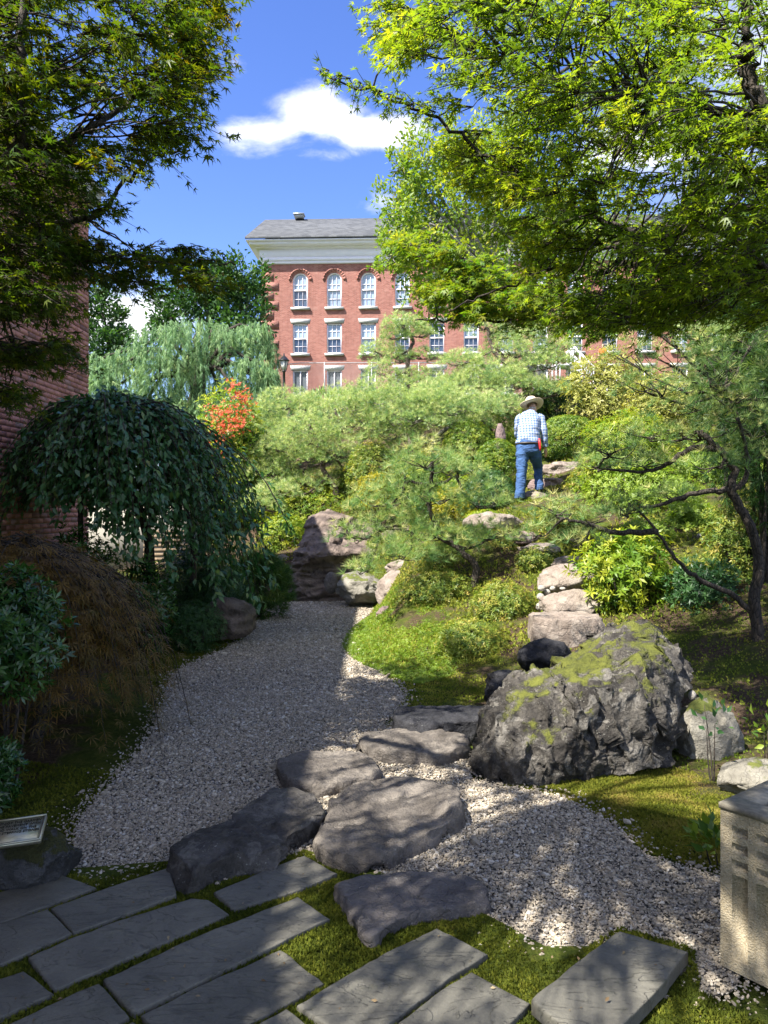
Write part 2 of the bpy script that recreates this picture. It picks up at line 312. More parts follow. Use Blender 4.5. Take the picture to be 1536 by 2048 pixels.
def groundmat():
    m, N = newmat('ground'); P = wpos(N); t = N.n('ShaderNodeAttribute', attribute_name='tint').outputs['Fac']
    a = N.noise(P, 2.2, 7, .62); b2 = N.noise(P, 45, 5, .7); c3 = N.noise(P, 11, 5, .65)
    soil = N.ramp(b2, [(.3, (.035, .024, .016)), (.55, (.08, .055, .036)), (.75, (.19, .13, .09))])
    moss = N.ramp(N.math('ADD', N.math('MULTIPLY', c3, .6), N.math('MULTIPLY', b2, .4)), [(.3, (.025, .04, .007)), (.5, (.06, .08, .012)), (.7, (.13, .13, .025))])
    mk = N.ss(N.math('ADD', N.math('MULTIPLY', N.math('SUBTRACT', a, .5), 1.6), t), .35, .65)
    c = N.mix(mk, soil, moss)
    bs = N.n('ShaderNodeBsdfPrincipled', i={'Base Color': c, 'Roughness': .95, 'Specular IOR Level': .1})
    N.t.links.new(N.n('ShaderNodeBump', i={'Strength': 1., 'Distance': .03, 'Height': N.math('ADD', b2, c3)}).outputs[0], bs.inputs['Normal'])
    fin(N, bs.outputs[0]); return m
M['ground'] = groundmat()
def gravelmat(name, inst):
    m, N = newmat(name); P = wpos(N)
    if inst:
        r = N.n('ShaderNodeObjectInfo').outputs['Random']
        c = N.ramp(r, [(0, (.16, .132, .095)), (.3, (.29, .242, .18)), (.6, (.39, .33, .25)), (.85, (.49, .43, .34)), (.97, (.6, .57, .52)), (1., (.12, .09, .07))])
        c = N.mix(.35, c, N.ramp(N.noise(P, 90, 4), [(.3, (.17, .143, .11)), (.7, (.5, .44, .35))]))
        bs = N.n('ShaderNodeBsdfPrincipled', i={'Base Color': c, 'Roughness': .85, 'Specular IOR Level': .25})
    else:
        v = N.n('ShaderNodeTexVoronoi', i={'Scale': 55., 'Vector': P})
        c = N.ramp(N.n('ShaderNodeSeparateColor', i={0: v.outputs['Color']}).outputs[0], [(0, (.13, .115, .1)), (.5, (.27, .245, .21)), (1, (.45, .42, .37))])
        c = N.mix(N.ss(v.outputs['Distance'], .3, .75), c, (.035, .032, .028, 1))
        bs = N.n('ShaderNodeBsdfPrincipled', i={'Base Color': c, 'Roughness': .9, 'Specular IOR Level': .2})
        N.t.links.new(N.n('ShaderNodeBump', i={'Strength': 1., 'Distance': .01, 'Height': N.math('SUBTRACT', 1., v.outputs['Distance'])}).outputs[0], bs.inputs['Normal'])
    fin(N, bs.outputs[0]); return m
M['gravel'] = gravelmat('gravel', False); M['pebble'] = gravelmat('pebble', True)
# ---------------------------------------------------------------- terrain
PATH_PX = [(150, 1752), (150, 1690), (165, 1635), (230, 1560), (290, 1490), (325, 1420), (345, 1352), (420, 1312), (497, 1275), (510, 1242), (560, 1210),
           (600, 1203), (690, 1200), (745, 1212), (735, 1232), (700, 1262), (684, 1295), (715, 1325), (765, 1350), (805, 1388), (785, 1430), (770, 1452), (850, 1490), (940, 1525),
           (950, 1560), (1070, 1583), (1130, 1602), (1225, 1650), (1288, 1708), (1385, 1742), (1480, 1775), (1480, 1960), (1400, 1990), (1330, 1925), (1240, 1885), (1130, 1905), (1020, 1900), (985, 1850), (930, 1800),
           (800, 1760), (680, 1745), (600, 1735), (420, 1775), (345, 1745), (195, 1780)]
PATH = crom([onz(x, y, 0)[:2] for x, y in PATH_PX], 240, True)
cp = [at(*q) for q in [(1090, 1335, 7.0), (1140, 1290, 7.4), (1140, 1232, 8.1), (1130, 1180, 8.8), (1140, 1134, 9.4), (990, 1062, 10.6), (1040, 1003, 11.6), (1130, 955, 12.6), (1125, 905, 14), (1240, 905, 13),
      (700, 830, 22), (1000, 840, 20), (1150, 810, 22), (900, 915, 16), (650, 1010, 15.5), (560, 1122, 13.5), (600, 1075, 14.7), (500, 1005, 17), (400, 950, 22), (300, 900, 28), (850, 1185, 9.6), (930, 1176, 9.5),
      (800, 1270, 8.6), (760, 1242, 9.6), (790, 1155, 11), (860, 1105, 11.5), (900, 1010, 13.5), (1500, 1292, 6.5), (1400, 1380, 5.8), (1420, 1552, 4.45), (1300, 1562, 4.3), (1350, 1105, 8.8), (1400, 985, 11), (1500, 905, 13),
      (1020, 1400, 6.2), (900, 1350, 7.1), (1000, 1180, 9.3), (1050, 1260, 7.9), (500, 815, 40), (768, 795, 40), (1100, 790, 40)]]
cp += [np.array(q, float) for q in [(-2, 12.5, 0), (-1, 11, 0), (-1.5, 8, 0), (0, 5, 0), (-1, 4, 0), (1, 3, 0), (0, 2, 0), (-2, 3, 0), (-3, 6, .05), (-3.5, 9, .1), (-4, 12, .15), (-6, 15, .2), (-5, 13.5, .2), (-9, 17, .4), (-10, 10, .1), (-8, 4, 0), (0, -4, 0), (-8, -6, 0), (8, -6, .3),
      (3, 2.5, 0), (5, 4, .6), (8, 8, 1.8), (12, 14, 3.8), (16, 22, 5.3), (22, 35, 7), (-12, 26, 3), (-20, 40, 7.), (-14, 56, 9.2), (0, 56, 9.4), (14, 56, 9.6), (30, 56, 9.6), (0, 75, 10), (40, 75, 10), (-40, 75, 10), (-40, 30, 4), (-40, 0, 0), (40, 0, 3), (40, 30, 7), (0, -40, 0), (-40, -40, 0), (40, -40, 0)]]
cp = np.array(cp)
def tps_k(r2): return .5 * r2 * np.log(np.maximum(r2, 1e-12))
def tps_fit(P):
    n = len(P); X = P[:, :2]; K = tps_k(((X[:, None] - X[None]) ** 2).sum(-1)) + np.eye(n) * .05
    A = np.zeros((n + 3, n + 3)); A[:n, :n] = K; A[:n, n] = 1; A[:n, n + 1:] = X; A[n, :n] = 1; A[n + 1:, :n] = X.T
    return np.linalg.solve(A, np.concatenate([P[:, 2], np.zeros(3)]))
TW = tps_fit(cp)
def gz(P):
    P = np.atleast_2d(np.asarray(P, float))[:, :2]; out = []
    Pc = np.clip(P, -75, 75)
    for c in np.array_split(Pc, max(1, len(P) // 20000)):
        K = tps_k(((c[:, None] - cp[None, :, :2]) ** 2).sum(-1)); out.append(K @ TW[:-3] + TW[-3] + c @ TW[-2:])
    z = np.maximum(np.concatenate(out), -.0)
    z = np.minimum(z, 10.2)
    near = (P[:, 1] > 1) & (P[:, 1] < 14.5) & (np.abs(P[:, 0]) < 6)
    if near.any():
        q = P[near]; d = polydist(q, PATH[::3]); d[inpoly(q, PATH)] = 0; s = np.clip(d / .5, 0, 1); z[near] *= s * s * (3 - 2 * s)
    return z
def gz1(x, y): return float(gz([[x, y]])[0])
def hit(px, py, y0=2., y1=60.):
    Y = np.linspace(y0, y1, 1200); P = np.stack([(px - 768) / FPX * Y, Y], 1); z = EYE - (py - HY) / FPX * Y
    k = np.argmax(gz(P) >= z); return np.array([P[k, 0], Y[k], z[k]])
def sgrid(n, a, k): t = np.linspace(-1, 1, n); return a * np.sinh(k * t) / math.sinh(k)
def build_ground():
    xs = sgrid(190, 900, 7.0) + 0; ys = sgrid(280, 900, 6.6) + 7.5
    X, Y = np.meshgrid(xs, ys, indexing='ij'); P = np.stack([X.ravel(), Y.ravel()], 1); z = gz(P)
    inp = inpoly(P, PATH); d = polydist(P, PATH[::3])
    m = (np.abs(P[:, 0]) < 14) & (P[:, 1] > 1) & (P[:, 1] < 30)
    nz = np.zeros(len(P)); nz[m] = fbm(np.c_[P[m], np.zeros(m.sum())], 1.3, 3) * .07 * np.clip(d[m] * 2, 0, 1) * np.clip(P[m, 1] / 6, .15, 1)
    z = z + nz - .012; z[inp & (d > .02)] -= .02
    # moss amount by place: bare needle litter under shrubs, moss by the path
    t = np.full(len(P), .5); t[(P[:, 0] < -1.0) & (d < 3)] = .42; t[(P[:, 0] > 1.6) & (P[:, 1] < 8)] = .45; t[d < .5] = .75
    t[P[:, 1] < 3.9] = .9; t[P[:, 1] > 30] = .8
    i = np.arange(len(xs) - 1)[:, None] * len(ys); j = np.arange(len(ys) - 1)[None]
    F = np.stack([i + j, i + len(ys) + j, i + len(ys) + j + 1, i + j + 1], -1).reshape(-1, 4)
    o = mesh_np('ground', np.c_[P, z], F, M['ground'], smooth=True, tint=t); tag(o, 'mossy soil of the garden and the hillside', kind='structure')
build_ground()
def build_path():
    o = mesh_np('gravel_path', np.c_[PATH, np.full(len(PATH), .004)], [np.arange(len(PATH))[None]], M['gravel'])
    tag(o, 'grey gravel path winding between the planted beds', kind='structure')
    # loose pebbles lying on the bed
    pts = []
    lo, hi = PATH.min(0), PATH.max(0)
    for (ya, yb, dens) in [(2.2, 4.2, 15000), (4.2, 6.5, 10000), (6.5, 9.5, 5500), (9.5, 13.2, 2800)]:
        n = int((hi[0] - lo[0] + .4) * (yb - ya) * dens)
        q = np.c_[RNG.uniform(lo[0] - .2, hi[0] + .2, n), RNG.uniform(ya, yb, n)]
        ins = inpoly(q, PATH); dd = polydist(q, PATH[::2])
        keep = ins | (RNG.random(n) < .5 * np.exp(-dd / .05)) & (dd < .2)
        pts.append(q[keep])
    q = np.concatenate(pts); n = len(q)
    s = RNG.lognormal(math.log(.0036), .42, n) * np.clip(.9 + .1 * (q[:, 1] - 3), .9, 1.7)
    me = bpy.data.meshes.new('gravel_pebbles'); me.vertices.add(n)
    V = np.c_[q, .004 + s * .4 + RNG.random(n) * .006]; me.vertices.foreach_set('co', V.ravel().astype(np.float32))
    a = me.attributes.new('rot', 'FLOAT_VECTOR', 'POINT'); a.data.foreach_set('vector', np.c_[RNG.normal(0, .3, n), RNG.normal(0, .3, n), RNG.uniform(0, 6.3, n)].ravel().astype(np.float32))
    a = me.attributes.new('scl', 'FLOAT_VECTOR', 'POINT'); a.data.foreach_set('vector', (s[:, None] * np.c_[RNG.uniform(.9, 1.7, n), RNG.uniform(.7, 1.1, n), RNG.uniform(.5, .85, n)]).ravel().astype(np.float32))
    me.materials.append(M['pebble'])
    o = link(bpy.data.objects.new('gravel_pebbles', me)); tag(o, 'loose grey pebbles covering the gravel path', kind='stuff')
    g = bpy.data.node_groups.new('pebble_scatter', 'GeometryNodeTree')
    g.interface.new_socket('Geometry', in_out='INPUT', socket_type='NodeSocketGeometry'); g.interface.new_socket('Geometry', in_out='OUTPUT', socket_type='NodeSocketGeometry')
    N = g.nodes; L = g.links
    gi = N.new('NodeGroupInput'); go = N.new('NodeGroupOutput'); ip = N.new('GeometryNodeInstanceOnPoints'); ic = N.new('GeometryNodeMeshIcoSphere'); ic.inputs['Subdivisions'].default_value = 2; ic.inputs['Radius'].default_value = 1.
    sm = N.new('GeometryNodeSetMaterial'); sm.inputs['Material'].default_value = M['pebble']
    sp = N.new('GeometryNodeSetPosition'); nn = N.new('ShaderNodeTexNoise'); nn.inputs['Scale'].default_value = 1.1; nn.inputs['Detail'].default_value = 1.
    vm = N.new('ShaderNodeVectorMath'); vm.operation = 'SUBTRACT'; vm.inputs[1].default_value = (.5, .5, .5); vs = N.new('ShaderNodeVectorMath'); vs.operation = 'SCALE'; vs.inputs['Scale'].default_value = 1.3
    L.new(nn.outputs['Color'], vm.inputs[0]); L.new(vm.outputs[0], vs.inputs[0]); L.new(vs.outputs[0], sp.inputs['Offset'])
    nr = N.new('GeometryNodeInputNamedAttribute'); nr.data_type = 'FLOAT_VECTOR'; nr.inputs[0].default_value = 'rot'
    ns = N.new('GeometryNodeInputNamedAttribute'); ns.data_type = 'FLOAT_VECTOR'; ns.inputs[0].default_value = 'scl'
    L.new(gi.outputs[0], ip.inputs['Points']); L.new(ic.outputs[0], sp.inputs['Geometry']); L.new(sp.outputs[0], sm.inputs['Geometry']); L.new(sm.outputs[0], ip.inputs['Instance'])
    L.new(nr.outputs['Attribute'], ip.inputs['Rotation']); L.new(ns.outputs['Attribute'], ip.inputs['Scale']); L.new(ip.outputs[0], go.inputs[0])
    md = o.modifiers.new('scatter', 'NODES'); md.node_group = g
build_path()

# ---------------------------------------------------------------- far brick building
def brickmat(name, cols, mortar, bw, bh, ms, vertical_axis=True, offs=.5):
    m, N = newmat(name); P = wpos(N); s = N.n('ShaderNodeSeparateXYZ', i={0: P})
    uv = N.n('ShaderNodeCombineXYZ', i={0: N.math('ADD', s.outputs[0], N.math('MULTIPLY', s.outputs[1], 1.)), 1: s.outputs[2], 2: 0.}).outputs[0]
    br = N.n('ShaderNodeTexBrick', offset=offs, i={'Vector': uv, 'Color1': (0, 0, 0, 1), 'Color2': (1, 1, 1, 1), 'Mortar': (.5, .5, .5, 1), 'Scale': 1., 'Mortar Size': ms, 'Brick Width': bw, 'Row Height': bh})
    v = N.n('ShaderNodeSeparateColor', i={0: br.outputs['Color']}).outputs[0]
    c = N.ramp(v, [(j / (len(cols) - 1), cc) for j, cc in enumerate(cols)])
    big = N.noise(P, .5, 5, .65); c = N.mix(N.math('MULTIPLY', N.ss(big, .35, .7), .35), c, (*cols[-1], 1))
    c = N.mix(br.outputs['Fac'], c, (*mortar, 1)); stv = N.n('ShaderNodeMapping', i={'Vector': P, 'Scale': (1., 1., .12)}).outputs[0]; c = N.mix(N.math('MULTIPLY', N.ss(N.noise(stv, 1.6, 6, .7), .5, .75), .35), c, tuple(v * .45 for v in cols[0]) + (1,)); c = N.mix(N.math('MULTIPLY', N.ss(N.noise(P, .9, 7, .75), .56, .72), .25), c, tuple(min(1, v * 1.7) for v in mortar) + (1,))
    b = N.n('ShaderNodeBsdfPrincipled', i={'Base Color': c, 'Roughness': .9, 'Specular IOR Level': .2})
    N.t.links.new(N.n('ShaderNodeBump', i={'Strength': .6, 'Distance': .02, 'Height': N.math('SUBTRACT', 1., br.outputs['Fac'])}).outputs[0], b.inputs['Normal'])
    fin(N, b.outputs[0]); return m
M['fbrick'] = brickmat('red_brick', [(.2, .068, .054), (.26, .09, .07), (.31, .115, .09), (.36, .15, .118)], (.33, .22, .19), .22, .075, .008)
M['white'] = plain('white_paint', (.82, .78, .86), .5, var=.03, bscale=2.)
M['stone_trim'] = plain('grey_stone', (.42, .41, .40), .8, var=.15, bscale=6.)
M['shingle'] = brickmat('slate_roof', [(.05, .054, .062), (.075, .079, .088), (.10, .105, .115)], (.045, .045, .05), .3, .16, .006)
def glassmat(name, c, r=.06):
    m, N = newmat(name); P = wpos(N)
    col = N.ramp(N.noise(P, .8, 3), [(.35, tuple(v * .6 for v in c)), (.65, c)])
    b = N.n('ShaderNodeBsdfPrincipled', i={'Base Color': col, 'Roughness': r, 'Specular IOR Level': .9, 'Coat Weight': .4}); fin(N, b.outputs[0]); return m
M['glass'] = glassmat('window_glass', (.06, .08, .11)); M['blind'] = glassmat('blind_behind_glass', (.30, .38, .47), .2)
M['screen'] = plain('window_screen', (.10, .115, .13), .7, var=.2, bscale=9.)
M['black'] = plain('black_metal', (.012, .012, .013), .4, var=.1)
M['galv'] = plain('galvanised_steel', (.38, .39, .40), .5, .4, var=.1)
BY = 56.; PXM = BY / FPX
def bx(px): return (px - 768) * PXM
def bz(py): return EYE + (HY - py) * PXM
YAW = R(-2.2)
def yawed(V):   # the facade is turned a little so that its far right end comes nearer
    V = np.asarray(V, float); p = np.array([bx(523), BY]); d = V[:, :2] - p; c, s = math.cos(YAW), math.sin(YAW)
    o = V.copy(); o[:, 0] = p[0] + c * d[:, 0] - s * d[:, 1]; o[:, 1] = p[1] + s * d[:, 0] + c * d[:, 1]; return o
class BAcc(Acc):
    def build(s, name, mat, parent=None, smooth=False):
        s.V = [yawed(v) for v in s.V]; return super().build(name, mat, parent, smooth)
def prism(a, poly, y0, y1):
    """poly in x,z ; front face y0, back y1"""
    poly = np.asarray(poly, float); n = len(poly)
    V = np.concatenate([np.c_[poly[:, 0], np.full(n, y0), poly[:, 1]], np.c_[poly[:, 0], np.full(n, y1), poly[:, 1]]])
    i = np.arange(n); k = a.n
    a.add(V, np.stack([i, i + n, (i + 1) % n + n, (i + 1) % n], 1))
    a.F.setdefault(n, []).append(np.stack([i[::1], ]) + k); a.T.setdefault(n, []).append(np.full(1, .5))
def archpts(cx, r, zs, n=12, a0=math.pi, a1=0.): return [(cx + r * math.cos(t), zs + r * math.sin(t)) for t in np.linspace(a0, a1, n)]
def build_far_building():
    B = empty('brick_building', (bx(523), BY, bz(800)), 'red brick building with arched top windows, white cornice and slate roof', 'building')
    xl, xr = bx(523), bx(1500); zb, zt = bz(830), bz(529)
    cols = [601 + 68 * k for k in range(13)]
    hw = bx(616) - bx(601)
    # wall with real openings, column by column
    a = BAcc(); depth = .35
    def quad(x0, x1, z0, z1): a.add(np.array([[x0, BY, z0], [x1, BY, z0], [x1, BY, z1], [x0, BY, z1]]), np.array([[0, 1, 2, 3]]))
    edges = [xl] + [v for c in cols for v in (bx(c) - hw, bx(c) + hw)] + [xr]
    rows = [(bz(790), bz(741)), (bz(708), bz(648))]; z3, zs = bz(616), bz(561.5)
    for k in range(0, len(edges) - 1, 2): quad(edges[k], edges[k + 1], zb, zt)
    for c in cols:
        x0, x1 = bx(c) - hw, bx(c) + hw
        quad(x0, x1, zb, rows[0][0]); quad(x0, x1, rows[0][1], rows[1][0]); quad(x0, x1, rows[1][1], z3)
        ap = archpts(bx(c), hw, zs, 13)
        for p, q in zip(ap[:-1], ap[1:]): a.add(np.array([[p[0], BY, p[1]], [q[0], BY, q[1]], [q[0], BY, zt], [p[0], BY, zt]]), np.array([[0, 1, 2, 3]]))
        for (z0, z1) in rows + [(z3, zs)]:
            for xx in (x0, x1): a.add(np.array([[xx, BY, z0], [xx, BY + depth, z0], [xx, BY + depth, z1], [xx, BY, z1]]), np.array([[0, 1, 2, 3]]))
            a.add(np.array([[x0, BY, z0], [x1, BY, z0], [x1, BY + depth, z0], [x0, BY + depth, z0]]), np.array([[0, 1, 2, 3]]))
            if z1 != zs: a.add(np.array([[x0, BY, z1], [x0, BY + depth, z1], [x1, BY + depth, z1], [x1, BY, z1]]), np.array([[0, 1, 2, 3]]))
        for p, q in zip(ap[:-1], ap[1:]): a.add(np.array([[p[0], BY, p[1]], [p[0], BY + depth, p[1]], [q[0], BY + depth, q[1]], [q[0], BY, q[1]]]), np.array([[0, 1, 2, 3]]))
    # side and back walls, gable
    yb = BY + 13.
    for xx in (xl, xr): a.add(np.array([[xx, BY, zb], [xx, BY, zt], [xx, (BY + yb) / 2, bz(443) + .8], [xx, yb, zt], [xx, yb, zb]])[[0, 1, 3, 4]], np.array([[0, 1, 2, 3]]))
    a.add(np.array([[xl, yb, zb], [xr, yb, zb], [xr, yb, zt], [xl, yb, zt]]), np.array([[0, 1, 2, 3]]))
    a.build('wall', M['fbrick'], B)
    # belt course below the frieze, darker soldier band
    # quoins
    z = bz(545); k = 0
    while z > bz(800):
        w = (bx(557) if k % 2 else bx(547)) - xl; h = .62
        q = BAcc(); q.box(((xl + xl + w) / 2 - .02, BY + .02, z - h / 2), (w / 2 + .02, .075, h / 2 - .03)); q.build('quoin', M['fbrick'], B); z -= .70; k += 1
    # windows
    for ci, c in enumerate(cols):
        cx = bx(c)
        for r, (z0, z1) in enumerate(rows + [(z3, zs)]):
            arch = r == 2; w = BAcc(); y = BY + .14; t = .085
            w.box((cx - hw + t / 2, y, (z0 + z1) / 2), (t / 2, .05, (z1 - z0) / 2)); w.box((cx + hw - t / 2, y, (z0 + z1) / 2), (t / 2, .05, (z1 - z0) / 2))
            w.box((cx, y, z0 + t / 2), (hw, .05, t / 2))
            top = z1
            if not arch: w.box((cx, y, z1 - t / 2), (hw, .05, t / 2))
            else:
                o_ = archpts(cx, hw, zs, 13); i_ = archpts(cx, hw - t, zs, 13)
                for k in range(12):
                    p = [o_[k], o_[k + 1], i_[k + 1], i_[k]]; V = np.array([[u, y - .05, v] for u, v in p] + [[u, y + .05, v] for u, v in p])
                    w.add(V, np.array([[0, 1, 2, 3], [3, 2, 6, 7], [0, 4, 5, 1]]))
                top = zs + hw
            wo = w.build('window', M['white'], B)
            mid = z0 + (top - z0) * .5
            if r == 0:
                g = BAcc(); g.add(np.array([[cx - hw + t, y + .06, z0], [cx + hw - t, y + .06, z0], [cx + hw - t, y + .06, z1], [cx - hw + t, y + .06, z1]]), np.array([[0, 1, 2, 3]])); g.build('screen', M['screen'], wo)
                s = BAcc(); s.box((cx, y - .01, (z0 + z1) / 2), (.03, .03, (z1 - z0) / 2)); s.build('mullion', M['white'], wo)
            else:
                m_ = BAcc(); m_.box((cx, y, mid), (hw - t, .045, .05))
                for q in (-1, 1): m_.box((cx + q * (hw - t) / 3, y + .03, (z0 + top) / 2 - (.06 if arch else 0)), (.016, .016, (top - z0) / 2 - (.16 if arch else .05)))
                for q in ((z0 + mid) / 2, (mid + (zs if arch else top)) / 2 + (.05 if arch else 0)): m_.box((cx, y + .03, q), (hw - t, .014, .016))
                m_.build('muntin', M['white'], wo)
                for up in (0, 1):
                    g = BAcc(); za, zc = (z0, mid) if not up else (mid, top)
                    yy = y + (.06 if not up else .055)
                    if up and arch:
                        pp = [(cx + hw - t, mid), ] + archpts(cx, hw - t, zs, 13, 0, math.pi) + [(cx - hw + t, mid)]
                        V = np.array([[u, yy, v] for u, v in pp]); g.add(V, np.arange(len(V))[None])
                    else: g.add(np.array([[cx - hw + t, yy, za], [cx + hw - t, yy, za], [cx + hw - t, yy, zc], [cx - hw + t, yy, zc]]), np.array([[0, 1, 2, 3]]))
                    g.build('pane', M['blind'] if random.random() < (.65 if up else .3) else M['glass'], wo)
            s = BAcc(); s.box((cx, BY - .03, z0 - .09), (hw + .14, .14, .088)); s.build('sill', M['stone_trim'], wo)
            if not arch:
                l = BAcc(); h = .17; l.add(np.array([[cx - hw - .12, BY - .02, z1], [cx + hw + .12, BY - .02, z1], [cx + hw + .2, BY - .02, z1 + 2 * h], [cx - hw - .2, BY - .02, z1 + 2 * h], [cx - hw - .12, BY + .05, z1], [cx + hw + .12, BY + .05, z1], [cx + hw + .2, BY + .05, z1 + 2 * h], [cx - hw - .2, BY + .05, z1 + 2 * h]]), np.array([[0, 1, 2, 3], [0, 4, 5, 1], [3, 2, 6, 7], [1, 5, 6, 2], [0, 3, 7, 4]])); l.build('lintel', M['stone_trim'], wo)
            else:
                l = BAcc()
                for (ro, ri, yy) in ((hw + .20, hw + .10, .05), (hw + .30, hw + .20, .09)):
                    o_ = archpts(cx, ro, zs, 13); i_ = archpts(cx, ri, zs, 13)
                    for k in range(12):
                        p = [o_[k], o_[k + 1], i_[k + 1], i_[k]]; V = np.array([[u, BY - yy, v] for u, v in p] + [[u, BY + .02, v] for u, v in p]); l.add(V, np.array([[0, 1, 2, 3], [3, 2, 6, 7], [0, 4, 5, 1], [0, 3, 7, 4], [1, 5, 6, 2]]))
                l.build('arch', M['fbrick'], wo)
    # white entablature: frieze, mouldings, cornice, wrapped round the gable end
    e = BAcc(); xm = (xl + xr) / 2
    for (p0, p1, out) in [(529, 523.5, .10), (523.5, 517, .16), (517, 500, .12), (500, 496, .35), (496, 490, .75), (490, 487.5, .95)]:
        z0, z1 = bz(p0), bz(p1); e.box((xm - .0, (BY + yb) / 2, (z0 + z1) / 2), ((xr - xl) / 2 + out, (yb - BY) / 2 + out, (z1 - z0) / 2 - .002))
    e.build('cornice', M['white'], B)
    ze = bz(487); zr = EYE + (HY - 443) / FPX * (BY + 6.5); ym = (BY + yb) / 2; ov = 1.0
    rf = BAcc(); x0, x1 = xl - ov, xr + ov
    V = np.array([[x0, BY - ov, ze], [x1, BY - ov, ze], [x1, ym, zr], [x0, ym, zr], [x1, yb + ov, ze], [x0, yb + ov, ze]]); V2 = V + [0, 0, .16]
    rf.add(np.concatenate([V, V2]), np.array([[6, 7, 8, 9], [9, 8, 10, 11], [0, 3, 2, 1], [3, 5, 4, 2], [0, 1, 7, 6], [0, 6, 9, 3], [3, 9, 11, 5], [1, 2, 8, 7], [2, 4, 10, 8], [5, 11, 10, 4]]))
    ro = rf.build('roof', M['shingle'], B)
    gb = BAcc(); gb.add(np.array([[xl - .02, BY, ze], [xl - .02, yb, ze], [xl - .02, ym, zr - .3]]), np.array([[0, 1, 2]])); gb.add(np.array([[xr + .02, BY, ze], [xr + .02, yb, ze], [xr + .02, ym, zr - .3]]), np.array([[0, 2, 1]]))
    gb.build('gable', M['white'], B)
    # cornice return: small lead-topped shelf at the gable corner
    cr = BAcc(); V = np.array([[xl - .9, BY - .96, ze + .02], [xl + 1.5, BY - .96, ze + .02], [xl + 1.5, BY - .0, ze + .75], [xl - .9, BY - .9, ze + .2]]); cr.add(V, np.array([[0, 1, 2, 3]])); 
    vt = BAcc(); vx = at(594, 443, BY + 6.2); vt.box((vx[0], ym - .6, zr + .12), (.36, .3, .12)); vt.box((vx[0], ym - .6, zr + .26), (.44, .4, .035)); vt.build('roof_vent', M['galv'], ro)
build_far_building()
# ---------------------------------------------------------------- stones
def vnormals(V, F):
    n = np.zeros_like(V)
    for f in F:
        a = np.cross(V[f[:, 1]] - V[f[:, 0]], V[f[:, 2]] - V[f[:, 0]])
        for k in range(f.shape[1]): np.add.at(n, f[:, k], a)
    return norm(n)
def facet(V, N_, k, seed, amt=.85, jit=.25, warp=.06, W3=np.array([1., 1., 1.])):
    """break a surface into fracture planes: each patch is pressed onto the plane of its seed point"""
    rg = np.random.default_rng(int(seed * 10)); i = rg.choice(len(V), k, replace=False); S = V[i]; Nn = norm(N_[i] + rg.normal(0, jit, (k, 3))); L = np.ptp(V, axis=0).max()
    w = np.array([noise.noise_vector(Vector((q[0] * 6 / L + seed, q[1] * 6 / L, q[2] * 6 / L)))[:] for q in V]) * warp * L
    D = (((V + w)[:, None] - S[None]) * W3); j = np.argmin((D ** 2).sum(-1), axis=1)
    off = ((V - S[j]) * Nn[j]).sum(1); return V - Nn[j] * (off * amt)[:, None]
def stone(px, ztop, mat, label, seed, zb=None, rough=1., tilt=0., cat='stone', group=None, name='stepping_stone', base=None):
    """a stone from the outline of its top face on the ground plane; the sides bulge and go down into the soil"""
    P = crom([onz(x, y, ztop)[:2] for x, y in px], 84, True); c = P.mean(0); gzb = gz1(*c) if base is None else base
    zb = gzb - .05 if zb is None else zb; H = ztop - zb
    P = c + (P - c) * (1 + .05 * fbm(np.c_[P, np.zeros(84)], 7., 3, seed))[:, None]; rings = [(1.0, 0.), (1.015, .2), (1.025, .4), (1.025, .6), (1.015, .76), (1.005, .88), (.99, .96), (.965, 1.0)] + [(r, 1.0 + .03 * (1 - r)) for r in (.91, .85, .78, .7, .62, .54, .46, .38, .3, .22, .14, .07)]
    V = np.concatenate([np.c_[c + (P - c) * r, np.full(84, zb + H * h)] for r, h in rings] + [[[*c, ztop + .004]]])
    if tilt: V[:, 2] += np.where(V[:, 2] > zb + .01, tilt * (V[:, 1] - c[1]), 0)
    n = 84; m = len(rings); i = np.arange(m - 1)[:, None] * n; j = np.arange(n)[None]; F = np.stack([i + j, i + (j + 1) % n, i + n + (j + 1) % n, i + n + j], -1).reshape(-1, 4)
    T = np.stack([(m - 1) * n + np.arange(n), (m - 1) * n + (np.arange(n) + 1) % n, np.full(n, m * n)], 1)
    N_ = vnormals(V, [F, T]); sz = max(np.ptp(P, axis=0)); k = np.clip((V[:, 2] - zb) / H, 0, 1)
    d = fbm(V, 3.2 / sz, 4, seed) * .05 * sz + np.abs(fbm(V, 9. / sz, 3, seed + 9)) * -.03 * sz
    d = d * np.where(k > .93, .35, .6) * rough
    V = facet(V + N_ * d[:, None], N_, 46, seed, .6, .12, .05); V = V + N_ * (fbm(V, 16. / sz, 4, seed + 2) * .012 * sz)[:, None]
    o = mesh_np(name, V - [c[0], c[1], zb], [F, T], mat, None, True); o.location = (c[0], c[1], zb); return tag(o, label, cat, group)
_ico = {}
def ico(sub):
    if sub not in _ico:
        bm = bmesh.new(); bmesh.ops.create_icosphere(bm, subdivisions=sub, radius=1.)
        _ico[sub] = (np.array([v.co[:] for v in bm.verts]), np.array([[v.index for v in f.verts] for f in bm.faces])); bm.free()
    return _ico[sub]
